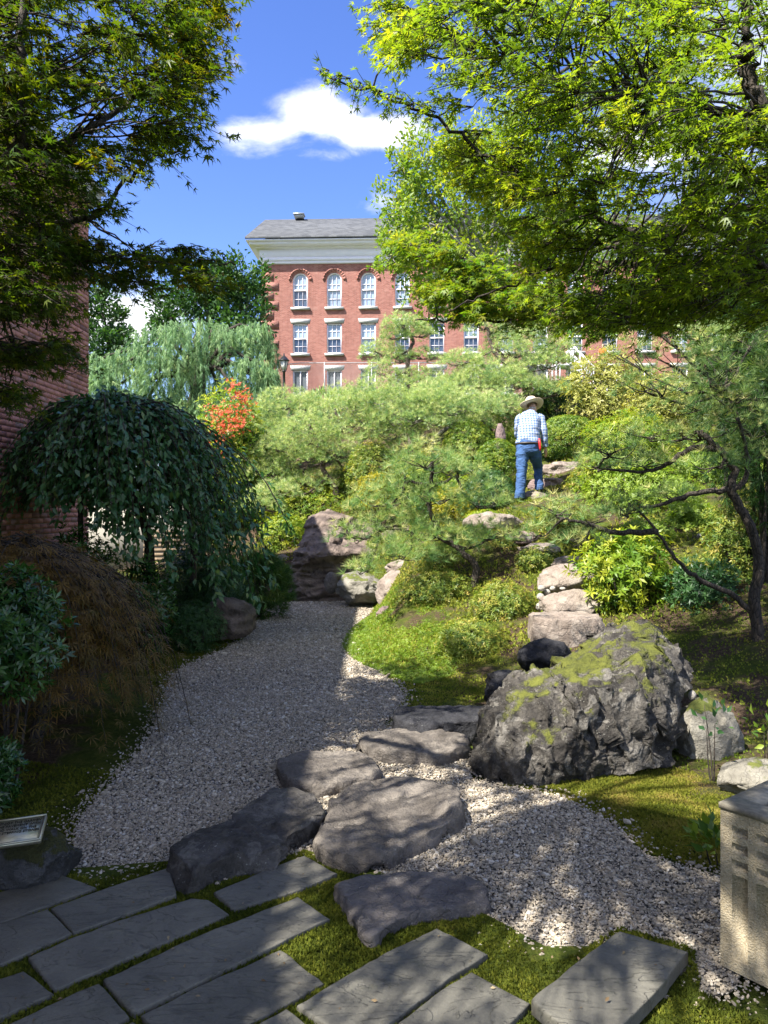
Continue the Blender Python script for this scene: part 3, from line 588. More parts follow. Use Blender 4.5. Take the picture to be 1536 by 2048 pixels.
def rock(box, Y, mat, label, seed, depth=.8, name='rock', cat='rock', group=None, sink=.12, cuts=11, sub=5, round_=False, shear=0.):
    """box = x0,y0,x1,y1 of its outline in the photograph, at distance Y"""
    x0, y0, x1, y1 = box; a, b = at(x0, y1, Y), at(x1, y0, Y); w = (b[0] - a[0]) / 2; h = (b[2] - a[2]) / 2; c = (a + b) / 2; rg = random.Random(seed)
    V, F = ico(sub); V = V.copy()
    for _ in range(0 if round_ else cuts):
        nrm = norm(np.array([rg.gauss(0, 1), rg.gauss(0, 1), rg.gauss(0, .8)])); dist = rg.uniform(.62, .9); e = V @ nrm - dist; V -= np.where(e > 0, e, 0)[:, None] * nrm * .92
    V = V / np.abs(V).max(0)
    N_ = norm(V); V = V + N_ * ((fbm(V, 1.6, 4, seed) * .09 - np.abs(fbm(V, 4.5, 3, seed + 3.)) * .07) * (.4 if round_ else 1.))[:, None]
    if not round_ and sub > 3: V = facet(V, norm(V), 44, seed, .75, .22, .05); V = V + norm(V) * (fbm(V, 7., 4, seed + 1.) * .03)[:, None]
    V[:, 0] += shear * V[:, 2]
    V = V * [w, w * depth, h * (1 + sink / 2)]
    loc = (c[0], c[1] + w * depth * .5, c[2] - h * sink)
    o = mesh_np(name, V, F, mat, None, True); o.location = loc; return tag(o, label, cat, group)
def loft(rows, mat, label, seed, nu=90, nv=70, amp=.03, scale=3., ridg=.03, name='boulder', cat='boulder', plate=0, pw=np.array([1., 1., 1.]), flat=False, pj=.35):
    """rows of (px,py,Y) from the front foot over the top to the back foot"""
    G = np.array([crom([at(*p) for p in r], nu) for r in rows]); G = np.stack([crom(G[:, k], nv) for k in range(nu)], 1)
    V = G.reshape(-1, 3); i = np.arange(nv - 1)[:, None] * nu; j = np.arange(nu - 1)[None]; F = np.stack([i + j, i + j + 1, i + nu + j + 1, i + nu + j], -1).reshape(-1, 4)
    N_ = vnormals(V, [F]); d = fbm(V, scale, 5, seed) * amp - np.abs(fbm(V, scale * 2.6, 4, seed + 5)) * ridg + ridg * .4
    V = V + N_ * d[:, None]; cap = N_[:, 2].copy()
    if plate:
        V = facet(V, N_, int(plate), seed, .6, pj, .07, pw); V = facet(V, vnormals(V, [F]), int(plate * 4), seed + 1, .75, pj * .9, .05, pw); V = V + vnormals(V, [F]) * (fbm(V, 16., 4, seed + 2) * .012)[:, None]
    c = np.array([V[:, 0].mean(), V[:, 1].mean(), V[:, 2].min()])
    o = mesh_np(name, V - c, F, mat, None, not flat, tint=cap); o.location = c; return tag(o, label, cat)
def build_stones():
    stone([(676, 1770), (740, 1752), (830, 1745), (925, 1748), (968, 1770), (962, 1800), (900, 1812), (830, 1822), (775, 1850), (735, 1868), (712, 1835), (690, 1800)], .065, M['rock_blue'], 'flat bluish grey stepping stone set in moss beside the bluestone slabs', 3, zb=-.03)
    stone([(640, 1655), (668, 1595), (720, 1562), (800, 1556), (890, 1566), (922, 1592), (905, 1625), (850, 1665), (770, 1698), (690, 1705), (645, 1690)], .09, M['rock_near'], 'broad rounded grey stepping stone with sun flecks on its crown', 11, zb=-.03)
    stone([(345, 1690), (395, 1655), (470, 1625), (540, 1600), (600, 1590), (636, 1608), (632, 1635), (590, 1660), (560, 1690), (505, 1705), (450, 1715), (400, 1738), (362, 1728)], .10, M['rock_dark'], 'craggy dark stone lying along the edge of the slabs and gravel', 21, zb=-.03, rough=2.)
    stone([(563, 1520), (600, 1503), (680, 1501), (730, 1510), (758, 1530), (740, 1548), (690, 1562), (640, 1568), (585, 1562), (564, 1545)], .075, M['rock_near'], 'flat cracked grey stepping stone alone in the open gravel', 31, zb=-.03, rough=1.2)
    stone([(722, 1470), (770, 1457), (850, 1456), (920, 1466), (936, 1482), (905, 1500), (850, 1505), (780, 1500), (730, 1492)], .09, M['rock_near'], 'grey stepping stone with pale lower rim beside the black flat stone', 41, zb=-.03)
    stone([(792, 1420), (830, 1412), (900, 1412), (965, 1415), (975, 1428), (950, 1440), (880, 1446), (800, 1442)], .14, M['rock_black'], 'low black oblong stone with moss along its foot', 51, zb=-.02)
    rock((955, 1345, 1090, 1425), 6.1, M['rock_black'], 'rounded slate blue stone half hidden behind the mossy boulder', 61, .7, cuts=7, name='stepping_stone', cat='stone')
    rock((1045, 1282, 1145, 1345), 6.9, M['rock_black'], 'dark pointed stone just below the broad tan step', 67, .7, cuts=8, name='stepping_stone', cat='stone', shear=.15)
    def step(x0, x1, yt, yb, Y, mat, label, seed, d=.5):
        a, b = at(x0, yt, Y), at(x1, yt, Y); zt = a[2]; xm = (a[0] + b[0]) / 2; w = (b[0] - a[0]) / 2; zb = at(x0, yb, Y)[2] - .06
        rg = random.Random(seed); P = [(xm + w * (abs(math.cos(t)) ** .55) * math.copysign(1, math.cos(t)) * rg.uniform(.94, 1.04), Y + d * .5 + d * .5 * (abs(math.sin(t)) ** .6) * math.copysign(1, math.sin(t)) * rg.uniform(.92, 1.05)) for t in np.linspace(0, 2 * math.pi, 12, endpoint=False)]
        pix = [(768 + x / y * FPX, HY + (EYE - zt) / y * FPX) for x, y in P]
        if abs(EYE - zt) < .15:   # top face edge-on: use a rock instead
            return rock((x0, yt, x1, yb), Y, mat, label, seed, .8, name='stepping_stone', cat='stone', cuts=9)
        return stone(pix, zt, mat, label, seed, zb=zb, base=zb, rough=1.1)
    step(1070, 1212, 1238, 1290, 7.35, M['rock_tan'], 'broad smooth tan step stone rising behind the mossy boulder', 71, .55)
    rock((1084, 1176, 1214, 1236), 8.05, M['rock_tan'], 'tan pink step stone with pale cobbles packed beside its left end', 81, .6, name='stepping_stone', cat='stone', cuts=6, sink=.3)
    rock((1074, 1128, 1196, 1182), 8.7, M['rock_tan'], 'lens shaped pink step stone above the small cobbles', 92, .6, name='stepping_stone', cat='stone', cuts=5, sink=.3)
    rock((1108, 1112, 1185, 1140), 9.4, M['rock_tan'], 'small tan step stone at the head of the lower flight beneath the pine twigs', 95, .8, name='stepping_stone', cat='stone')
    rock((1040, 1086, 1128, 1112), 9.75, M['rock_tan'], 'flat tan stone where the steps turn toward the man', 96, .8, name='stepping_stone', cat='stone', cuts=6)
    rock((1000, 1062, 1082, 1090), 10.15, M['rock_pink'], 'flat brown stone below the pale weathered one', 98, .8, name='stepping_stone', cat='stone', cuts=6)
    rock((935, 1018, 1050, 1072), 10.5, M['rock_tan'], 'pale weathered stone between the near pine and the walking man', 97, .7, name='stepping_stone', cat='stone')
    rock((1046, 978, 1100, 1012), 11.75, M['rock_tan'], 'small tan stone under the right foot of the walking man', 99, 1., name='stepping_stone', cat='stone', cuts=6)
    rock((1055, 950, 1140, 992), 12.3, M['rock_pink'], 'long grooved brown step just ahead of the walking man', 101, .6, name='stepping_stone', cat='stone', cuts=9)
    rock((1080, 918, 1172, 958), 12.95, M['rock_tan'], 'uppermost rugged tan step beside the clipped round shrub', 103, .6, name='stepping_stone', cat='stone', cuts=10)
    # the great mossy boulder
    loft([[(985, 1560, 4.55), (960, 1562, 4.5), (1000, 1574, 4.38), (1060, 1580, 4.32), (1140, 1572, 4.34), (1220, 1560, 4.38), (1300, 1545, 4.45), (1345, 1530, 4.6)],
          [(980, 1530, 4.62), (946, 1520, 4.52), (990, 1530, 4.36), (1060, 1535, 4.28), (1140, 1530, 4.28), (1230, 1515, 4.34), (1310, 1495, 4.45), (1335, 1500, 4.65)],
          [(990, 1480, 4.75), (958, 1465, 4.66), (1010, 1455, 4.46), (1080, 1470, 4.36), (1150, 1465, 4.34), (1240, 1455, 4.40), (1335, 1450, 4.52), (1345, 1470, 4.75)],
          [(1000, 1430, 4.9), (978, 1410, 4.82), (1030, 1395, 4.62), (1090, 1400, 4.52), (1160, 1395, 4.46), (1250, 1390, 4.46), (1328, 1405, 4.62), (1350, 1420, 4.85)],
          [(1020, 1390, 5.1), (1000, 1372, 5.02), (1050, 1352, 4.9), (1100, 1350, 4.78), (1170, 1350, 4.68), (1260, 1350, 4.66), (1338, 1365, 4.78), (1366, 1385, 5.)],
          [(1075, 1372, 5.4), (1075, 1358, 5.32), (1112, 1338, 5.25), (1150, 1326, 5.15), (1200, 1314, 5.05), (1270, 1306, 5.), (1338, 1318, 5.1), (1366, 1345, 5.3)],
          [(1130, 1345, 5.75), (1130, 1328, 5.7), (1162, 1306, 5.65), (1195, 1288, 5.55), (1230, 1272, 5.5), (1280, 1268, 5.45), (1330, 1284, 5.5), (1354, 1320, 5.6)],
          [(1175, 1335, 6.0), (1175, 1312, 5.98), (1198, 1288, 5.95), (1220, 1266, 5.9), (1245, 1252, 5.9), (1285, 1254, 5.85), (1318, 1272, 5.85), (1335, 1312, 5.9)],
          [(1170, 1350, 6.2), (1170, 1340, 6.2), (1180, 1330, 6.2), (1205, 1320, 6.2), (1240, 1310, 6.2), (1285, 1320, 6.15), (1325, 1330, 6.1), (1345, 1350, 6.1)]],
         M['rock_boulder'], 'big jagged boulder with moss on its sloping top', 7.7, 190, 150, .035, 2.6, .06, plate=100, pw=np.array([1.6, 1., .7]), pj=.3, flat=True)
    rock((1343, 1388, 1495, 1560), 4.75, M['rock_pale'], 'pale rounded boulder to the right of the mossy one', 112, .7, name='boulder', cat='boulder', cuts=6)
    rock((1456, 1530, 1620, 1612), 4.1, M['rock_pale'], 'low grey rock behind the concrete bin', 115, .8, cuts=9)
    rock((1378, 1381, 1394, 1400), 4.95, M['cobble'], 'single small tan cobble resting between the two boulders', 117, 1., round_=True, sub=3, name='cobble', cat='cobble')
    for k, (x0, y0, x1, y1) in enumerate([(1076, 1170, 1092, 1182), (1088, 1178, 1102, 1190), (1100, 1172, 1112, 1181), (1074, 1186, 1090, 1200), (1078, 1198, 1096, 1212), (1072, 1206, 1084, 1220), (1120, 1174, 1132, 1180), (1084, 1208, 1100, 1222), (1094, 1188, 1108, 1200)]):
        rock((x0, y0, x1, y1), 8.3 + .04 * (k % 3), M['cobble'], ['topmost pale cobble under the lens shaped step', 'pale cobble touching the lens shaped step', 'flat pale cobble tucked below the lens shaped step', 'pale cobble at the outer end of the cobble pile', 'large pale cobble low in the pile by the tan pink step', 'lowest outer cobble of the pile by the tan pink step', 'lone cobble on top of the tan pink step', 'lowest cobble against the tan pink step', 'middle cobble of the pile against the tan pink step'][k], 120 + k, 1., round_=True, sub=3, name='cobble', cat='cobble', group='cobbles wedged between two steps')
    # layered rock where the path ends
    loft([[(600, 1207, 12.9), (572, 1205, 12.75), (600, 1209, 12.6), (640, 1208, 12.6), (690, 1203, 12.7), (760, 1190, 13.), (830, 1180, 13.4)],
          [(600, 1170, 12.95), (578, 1172, 12.78), (600, 1172, 12.62), (640, 1172, 12.62), (690, 1168, 12.75), (770, 1155, 13.1), (835, 1150, 13.5)],
          [(605, 1140, 13.0), (585, 1142, 12.82), (605, 1142, 12.66), (645, 1140, 12.66), (690, 1136, 12.85), (770, 1125, 13.2), (838, 1120, 13.6)],
          [(605, 1115, 13.0), (590, 1116, 12.8), (608, 1112, 12.56), (650, 1108, 12.52), (692, 1110, 12.72), (775, 1105, 13.2), (838, 1105, 13.7)],
          [(615, 1090, 13.3), (602, 1090, 13.15), (620, 1082, 12.95), (660, 1085, 12.9), (705, 1092, 13.1), (780, 1090, 13.5), (838, 1095, 13.9)],
          [(625, 1060, 13.6), (612, 1058, 13.5), (630, 1050, 13.35), (665, 1058, 13.3), (712, 1070, 13.5), (785, 1075, 13.8), (838, 1088, 14.1)],
          [(635, 1040, 13.9), (628, 1037, 13.8), (648, 1028, 13.7), (680, 1030, 13.7), (720, 1045, 13.8), (790, 1065, 14.1), (835, 1085, 14.3)],
          [(640, 1070, 14.2), (640, 1065, 14.2), (655, 1055, 14.2), (685, 1055, 14.2), (725, 1070, 14.2), (790, 1090, 14.4), (830, 1100, 14.5)]],
         M['rock_strata'], 'tall layered brown rock standing where the gravel path ends', 3.3, 120, 130, .06, 1.6, .03, plate=46, pw=np.array([.5, .6, 1.8]), pj=.14)
    rock((648, 1143, 676, 1185), 12.3, M['rock_near'], 'small round dark stone leaning on the layered rock', 131, .8, round_=True, sub=4)
    rock((664, 1144, 782, 1206), 11.9, M['rock_pale'], 'grey rough block at the foot of the layered rock', 133, .8, cuts=12)
    rock((752, 1140, 850, 1222), 11.3, M['rock_tan'], 'pinkish rock under the near pine beside the path end', 135, .9, cuts=12)
    rock((770, 1118, 880, 1160), 11.8, M['rock_tan'], 'flat topped orange tinged rock beneath the near pine branches', 136, .8, cuts=9)
    rock((752, 1212, 802, 1248), 9.9, M['rock_pink'], 'small pink rock at the bend of the gravel path', 137, .8, cuts=9)
    rock((762, 1048, 838, 1110), 13.2, M['rock_pink'], 'reddish rock seen through the needles of the near pine', 139, .7, cuts=12)
    rock((890, 1090, 1010, 1130), 10.9, M['rock_strata'], 'long flat grey rock on the slope behind the crooked trunk', 140, .5, cuts=12)
    rock((392, 1194, 508, 1285), 8.7, M['rock_strata'], 'smooth brown rock at the left edge of the gravel', 141, .8, cuts=6)
    rock((545, 1110, 585, 1150), 13.6, M['rock_tan'], 'small tan stone left of the layered rock', 143, .8, cuts=8)
    rock((990, 842, 1014, 905), 13.6, M['rock_pink'], 'upright reddish stone post by the clipped round shrub', 145, .6, cuts=14, sub=4, name='standing_stone', cat='stone')
    rock((-60, 1650, 152, 1800), 3.12, M['rock_mossy'], 'squat mossy rock carrying the bronze plaque', 151, .62, cuts=10, name='plaque_rock')
build_stones()

# ---------------------------------------------------------------- bluestone terrace
SLABS = [([(-150, 1832), (-10, 1787), (120, 1750), (190, 1775), (20, 1838), (-140, 1893)], .03), ([(104, 1816), (240, 1768), (338, 1736), (350, 1790), (150, 1864)], .033),
         ([(-160, 1905), (-40, 1862), (94, 1820), (142, 1866), (0, 1928), (-150, 1985)], .03), ([(60, 1914), (152, 1873), (270, 1832), (382, 1798), (415, 1800), (455, 1828), (280, 1905), (113, 1976)], .032),
         ([(430, 1785), (530, 1742), (608, 1712), (672, 1747), (595, 1780), (470, 1818)], .031), ([(210, 1958), (400, 1872), (595, 1794), (657, 1838), (470, 1928), (273, 2022)], .035),
         ([(285, 2030), (420, 1965), (560, 1901), (645, 1967), (500, 2045), (380, 2110)], .03), ([(-150, 2010), (-40, 1972), (46, 1943), (104, 1987), (0, 2033), (-130, 2095)], .032),
         ([(-20, 2066), (90, 2015), (196, 1969), (255, 2034), (120, 2110), (40, 2150)], .03), ([(597, 2010), (740, 1925), (873, 1857), (973, 1909), (880, 1968), (770, 2050), (715, 2090)], .038),
         ([(800, 2045), (870, 1992), (943, 1945), (1058, 2007), (990, 2075), (930, 2130)], .036), ([(1066, 1998), (1150, 1930), (1240, 1863), (1374, 1903), (1330, 1960), (1240, 2052), (1190, 2100)], .075),
         ([(400, 2115), (500, 2055), (572, 2020), (610, 2050), (690, 2110), (560, 2200)], .033), ([(130, 2120), (265, 2045), (370, 2115), (250, 2200)], .031)]
def build_terrace():
    pts = [onz(x, y, 0)[:2] for x, y in [(-260, 1800), (120, 1745), (340, 1728), (440, 1770), (610, 1705), (760, 1750), (980, 1840), (1090, 1900), (1250, 1900), (1400, 1980), (1350, 2250), (-300, 2250)]]
    T = mesh_np('terrace_bed', np.c_[np.array(pts), np.full(len(pts), .014)], [np.arange(len(pts))[None]], M['ground'], tint=np.full(1, 1.2)); tag(T, 'mossy bed of the bluestone terrace', kind='structure')
    for k, (px, zt) in enumerate(SLABS):
        C = np.array([onz(x, y, zt)[:2] for x, y in px]); cc_ = C.mean(0); C = cc_ + (C - cc_) * (1 + .005 / np.linalg.norm(C - cc_, axis=1, keepdims=True)); B = np.roll(C, -1, 0); P = []; rg = np.random.default_rng(k)
        for a, b in zip(C, B):
            L = np.linalg.norm(b - a); n = max(3, int(L / .03)); t = np.linspace(0, 1, n, endpoint=False)[:, None]; e = b - a; nr = np.array([-e[1], e[0]]) / (L + 1e-9)
            w = rg.normal(0, .0022, (n, 1)); w = (w + np.roll(w, 1) + np.roll(w, -1)) / 2; w[0] = 0; P.append(a + e * t + nr * w)
        P = np.concatenate(P); c = P.mean(0); n = len(P); th = .045
        ins = 1 - .006 / max(np.ptp(P, axis=0)); rings = [(1., zt - th), (1.002, zt - .012), (1., zt - .003), (ins, zt), (ins - .03, zt + .0005), (.7, zt + .001), (.4, zt), (.1, zt)]
        V = np.concatenate([np.c_[c + (P - c) * r, np.full(n, z)] for r, z in rings]); m = len(rings)
        V[:, 2] += np.where(V[:, 2] > zt - .01, fbm(V, 9., 3, k) * .0025, 0)
        i = np.arange(m - 1)[:, None] * n; j = np.arange(n)[None]; F = np.stack([i + j, i + (j + 1) % n, i + n + (j + 1) % n, i + n + j], -1).reshape(-1, 4)
        o = mesh_np('flagstone', V - [c[0], c[1], zt], [F, ((m - 1) * n + np.arange(n))[None]], M['slate'], None, False); o.location = (c[0], c[1], zt); o.parent = T
build_terrace()

# ---------------------------------------------------------------- left brick building, annex
WX, WY1, WH = -4.3, 11.2, 5.95
def brick_obj_mat(name, attr):
    m, N = newmat(name); P = wpos(N)
    r = N.n('ShaderNodeAttribute', attribute_name='tint').outputs['Fac'] if attr else N.n('ShaderNodeObjectInfo').outputs['Random']
    c = N.ramp(r, [(0, (.2, .105, .09)), (.2, (.34, .155, .125)), (.55, (.43, .2, .16)), (.85, (.5, .24, .19)), (1., (.28, .18, .16))])
    c = N.mix(N.math('MULTIPLY', N.ss(N.noise(P, 30, 5, .7), .45, .7), .35), c, (.16, .10, .085, 1))
    b = N.n('ShaderNodeBsdfPrincipled', i={'Base Color': c, 'Roughness': .9, 'Specular IOR Level': .2})
    N.t.links.new(N.n('ShaderNodeBump', i={'Strength': .5, 'Distance': .004, 'Height': N.noise(P, 140, 4, .7)}).outputs[0], b.inputs['Normal']); fin(N, b.outputs[0]); return m
M['brick'] = brick_obj_mat('brown_brick', False); M['brick_j'] = brick_obj_mat('brown_brick_wall', True); M['mortar'] = plain('mortar', (.36, .31, .27), .95, bump=.4, bscale=80.)
M['cream'] = plain('cream_render', (.36, .34, .28), .9, var=.1, bscale=3.)
M['wood'] = plain('weathered_wood', (.16, .115, .07), .85, var=.3, bscale=12., bump=.3)
def build_left():
    B = empty('brown_brick_building', (WX, 6, 0), 'brown brick building with pale coping along the left of the garden', 'building')
    a = Acc(); a.box((WX - 2.01, 4.1, WH / 2), (2., 7.09, WH / 2)); w = a.build('wall', M['mortar'], B)
    BL, BH, MJ = .203, .0572, .0095; cand = []; rest = Acc()
    for r in range(int(WH / (BH + MJ))):
        z = .02 + r * (BH + MJ) + BH / 2; off = (r % 2) * .5
        for k in range(66):
            y = WY1 - (k + off) * (BL + MJ) - BL / 2
            if k == 0 and off: cand.append((WY1 - BL / 4, z, BL / 2 - MJ)) if False else rest.box((WX - .02, WY1 - .05, z), (.026, .05, BH / 2), random.random())
            if y < 1.: continue
            px = 768 + WX / y * FPX; py = HY - (z - EYE) / y * FPX
            vis = -10 < px < 180 and (790 < py < 1075 and px < 150 - (py - 790) * .12 or 640 < py < 700 or 715 < py < 780)
            cand.append((0 if vis else 1, y, z))
    vis = [c for c in cand if c[0] == 0]; random.shuffle(vis); vis.sort(key=lambda c: -c[2] < -3.2); single = set((c[1], c[2]) for c in vis[:300])
    me = None
    for f, y, z in cand:
        if (y, z) in single:
            if me is None:
                q = Acc(); q.box((0, 0, 0), (.026, BL / 2, BH / 2)); o = q.build('brick', M['brick'], None); me = o.data; COL.objects.unlink(o); bpy.data.objects.remove(o)
            o = bpy.data.objects.new('brick', me); o.location = (WX - .02 + random.uniform(-.002, .002) - B.location.x, y - B.location.y, z); link(o, w)
        else: rest.box((WX - .02, y, z), (.026, BL / 2, BH / 2), random.random())
    # end wall facing up the garden
    for r in range(int(WH / (BH + MJ))):
        z = .02 + r * (BH + MJ) + BH / 2
        for k in range(1, 8): rest.box((WX - k * .2127 - (r % 2) * .1, WY1 - .02, z), (BL / 2, .026, BH / 2), random.random())
    tag(rest.build('brickwork', M['brick_j'], w), kind='stuff')
    c = Acc(); c.box((WX - 1.9, 4.1, WH + .09), (2.05, 7.2, .09)); c.box((WX - 1.9, 4.1, WH + .21), (2.1, 7.26, .025)); c.build('coping', M['stone_trim'], B)
    A = empty('cream_annex', (-5.8, 15.5, 0), 'low cream rendered wing with a window band behind the weeping tree', 'building')
    a = Acc(); a.box((-6.2, 17., .8), (2.3, 1.9, .9)); a.box((-6.2, 17., 2.9), (2.3, 1.9, .18)); a.build('wall', M['cream'], A)
    s = Acc(); s.box((-6.2, 17., 1.74), (2.36, 1.96, .035)); s.build('sill', M['black'], A)
    for k in range(4):
        g = Acc(); g.box((-7.9 + k * 1.13, 15.14, 2.245), (.53, .02, .47)); wn = g.build('window', M['blind'], A)
        f = Acc(); f.box((-7.9 + k * 1.13 + .56, 15.13, 2.245), (.03, .05, .468)); f.build('frame', M['black'], wn)
    r = Acc(); r.box((-6.2, 17., 3.13), (2.5, 2.1, .05)); r.build('roof', M['shingle'], A)
    S = empty('slatted_screen', (-4.05, 14.3, .1), 'brown slatted wooden screen behind the weeping tree trunk', 'screen')
    for k in range(11): a = Acc(); a.box((-4.05, 14.3, .25 + k * .085), (.42, .012, .03)); a.build('slat', M['wood'], S)
    for x in (-4.42, -3.68): a = Acc(); a.box((x, 14.33, .6), (.03, .02, .65)); a.build('post', M['wood'], S)
build_left()

# ---------------------------------------------------------------- concrete bin, plaque, lamp, fence, stair
def concretemat():
    m, N = newmat('aggregate_concrete'); P = coords(N, 'Object')
    v = N.n('ShaderNodeTexVoronoi', i={'Scale': 170., 'Vector': P}); a = N.noise(P, 6, 6, .65); b2 = N.noise(P, 120, 5, .7)
    c = N.ramp(N.math('ADD', N.math('MULTIPLY', a, .6), N.math('MULTIPLY', b2, .4)), [(.3, (.18, .145, .09)), (.5, (.31, .26, .175)), (.7, (.43, .375, .28))])
    c = N.mix(N.math('MULTIPLY', N.ss(v.outputs['Distance'], .5, .1), .4), c, (.38, .36, .31, 1)); c = N.mix(N.math('MULTIPLY', N.ss(N.noise(P, 3., 5, .7), .5, .75), .5), c, (.09, .085, .05, 1))
    b = N.n('ShaderNodeBsdfPrincipled', i={'Base Color': c, 'Roughness': .9, 'Specular IOR Level': .25})
    N.t.links.new(N.n('ShaderNodeBump', i={'Strength': .8, 'Distance': .004, 'Height': N.math('SUBTRACT', b2, v.outputs['Distance'])}).outputs[0], b.inputs['Normal']); fin(N, b.outputs[0]); return m
M['concrete'] = concretemat(); M['rim'] = plain('smooth_concrete', (.23, .21, .165), .75, bump=.3, bscale=50.)
M['bronze'] = plain('bronze', (.42, .40, .30), .35, .75, var=.12, bscale=25., bump=.1); M['bronze_dark'] = plain('dark_bronze', (.06, .055, .035), .5, .5)
def build_bin():
    c0 = np.array([1.125, 2.575]); th = math.atan2(-.79, .61); L = .50; H = .545; z0 = .02
    E = empty('concrete_bin', (c0[0], c0[1], 0), 'square concrete litter bin with recessed squares and flutes', 'litter bin'); E.rotation_euler = (0, 0, 0)
    d1 = np.array([math.cos(th), math.sin(th), 0]); d2 = np.array([-math.sin(th), math.cos(th), 0])
    def P(u, v, z): return np.array([c0[0], c0[1], 0]) + d1 * u + d2 * v + np.array([0, 0, z])
    a = Acc()
    # a face is a grid of flush cells with recessed panels
    def face(o, du, dn):
        us = [0.]; x = .04
        while x + .053 < L - .02: us += [x, x + .053]; x += .0815
        us.append(L); zs = [z0, z0 + .045, H - .205, H - .19, H - .14, H - .108, H - .088, H - .055, H - .035, H]
        zs = [z0, .06, H - .205, H - .187, H - .155, H - .132, H - .1, H - .077, H - .045, H]
        for i in range(len(us) - 1):
            for j in range(len(zs) - 1):
                rec = i % 2 == 1 and j in (1, 3, 5, 7); dep = (.018 if j == 1 else .034) if rec else 0.
                q = np.array([o + du * us[i] + [0, 0, zs[j]], o + du * us[i + 1] + [0, 0, zs[j]], o + du * us[i + 1] + [0, 0, zs[j + 1]], o + du * us[i] + [0, 0, zs[j + 1]]])
                if not rec: a.add(q, np.array([[0, 1, 2, 3]]))
                else:
                    ctr = q.mean(0); k = .004; inn = q + np.array([du * k + [0, 0, k], -du * k + [0, 0, k], -du * k - np.array([0, 0, k]), du * k - np.array([0, 0, k])]) * (1.6 if j == 1 else 1) - dn * dep
                    a.add(np.concatenate([q, inn]), np.array([[4, 5, 6, 7], [0, 1, 5, 4], [1, 2, 6, 5], [2, 3, 7, 6], [3, 0, 4, 7]]))
    o = P(0, 0, 0)
    face(o, d1, -d2); face(P(0, L, 0), -d2, -d1); face(P(L, 0, 0), d2, d1); face(P(L, L, 0), -d1, d2)
    body = a.build('body', M['concrete'], E)
    r = Acc(); t = .09; e = .004
    def slab(u0, u1, v0, v1, za, zb):
        V = np.array([P(u, v, z) for u in (u0, u1) for v in (v0, v1) for z in (za, zb)]); r.add(V, np.array([[0, 1, 3, 2], [4, 6, 7, 5], [0, 4, 5, 1], [2, 3, 7, 6], [0, 2, 6, 4], [1, 5, 7, 3]]))
    slab(-e, L + e, -e, t, H, H + .02); slab(-e, L + e, L - t, L + e, H, H + .02); slab(-e, t, t, L - t, H, H + .0199); slab(L - t, L + e, t, L - t, H, H + .0199)
    r.build('rim', M['rim'], E)
    r = Acc(); slab(t, L - t, t, L - t, H - .05, H - .012); r.build('dark_well', M['black'], E)  # sheet coloured black for the dark inside of the open bin
    r = Acc(); slab(.03, L - .03, .03, L - .03, 0, z0 + .002); r.build('base', M['black'], E)
build_bin()
def text_mesh(txt, size, extr=.0015):
    cu = bpy.data.curves.new('t', 'FONT'); cu.body = txt; cu.size = size; cu.extrude = extr; cu.align_x = 'RIGHT'; cu.resolution_u = 2
    o = bpy.data.objects.new('t', cu); COL.objects.link(o); dg = bpy.context.evaluated_depsgraph_get(); dg.update(); me = bpy.data.meshes.new_from_object(o.evaluated_get(dg)); COL.objects.unlink(o); bpy.data.objects.remove(o); return me
def build_plaque():
    TR, BR, BL = at(77, 1633, 3.10), at(81, 1680, 2.98), at(-48, 1698, 2.93); u = norm(BR - BL); v0 = TR - BR; v = norm(v0 - u * (v0 @ u)); n = np.cross(u, v); w = np.linalg.norm(BR - BL); h = np.linalg.norm(v0)
    from mathutils import Matrix
    E = empty('bronze_plaque', (0, 0, 0), 'small bronze plaque with raised lettering on the mossy rock', 'plaque')
    E.matrix_world = Matrix([[u[0], v[0], n[0], BL[0]], [u[1], v[1], n[1], BL[1]], [u[2], v[2], n[2], BL[2]], [0, 0, 0, 1]])
    def add(name, acc, mat):
        V = np.concatenate(acc.V); o = mesh_np(name, V, [np.concatenate(f) for f in acc.F.values()], mat, None); o.parent = E; return o
    a = Acc(); a.box((w / 2, h / 2, -.008), (w / 2, h / 2, .008)); add('plate', a, M['bronze'])
    a = Acc(); b = .007
    for c, hh in [((w / 2, b / 2, .003), (w / 2, b / 2, .0032)), ((w / 2, h - b / 2, .003), (w / 2, b / 2, .0032)), ((b / 2, h / 2, .003), (b / 2, h / 2 - b, .003)), ((w - b / 2, h / 2, .003), (b / 2, h / 2 - b, .003))]: a.box(c, hh)
    add('border', a, M['bronze'])
    for k, t in enumerate(['ENJOY THE GARDEN', 'THE PAVEMENT WITH', 'AND WALK ON THE', 'ON STEPPING STONES']):
        me = text_mesh(t, .0165); me.materials.append(M['bronze_dark']); o = link(bpy.data.objects.new('lettering', me), E); o.location = (w - .016 - (.012 if k == 2 else 0), h - .028 - k * .0185, .001)
build_plaque()
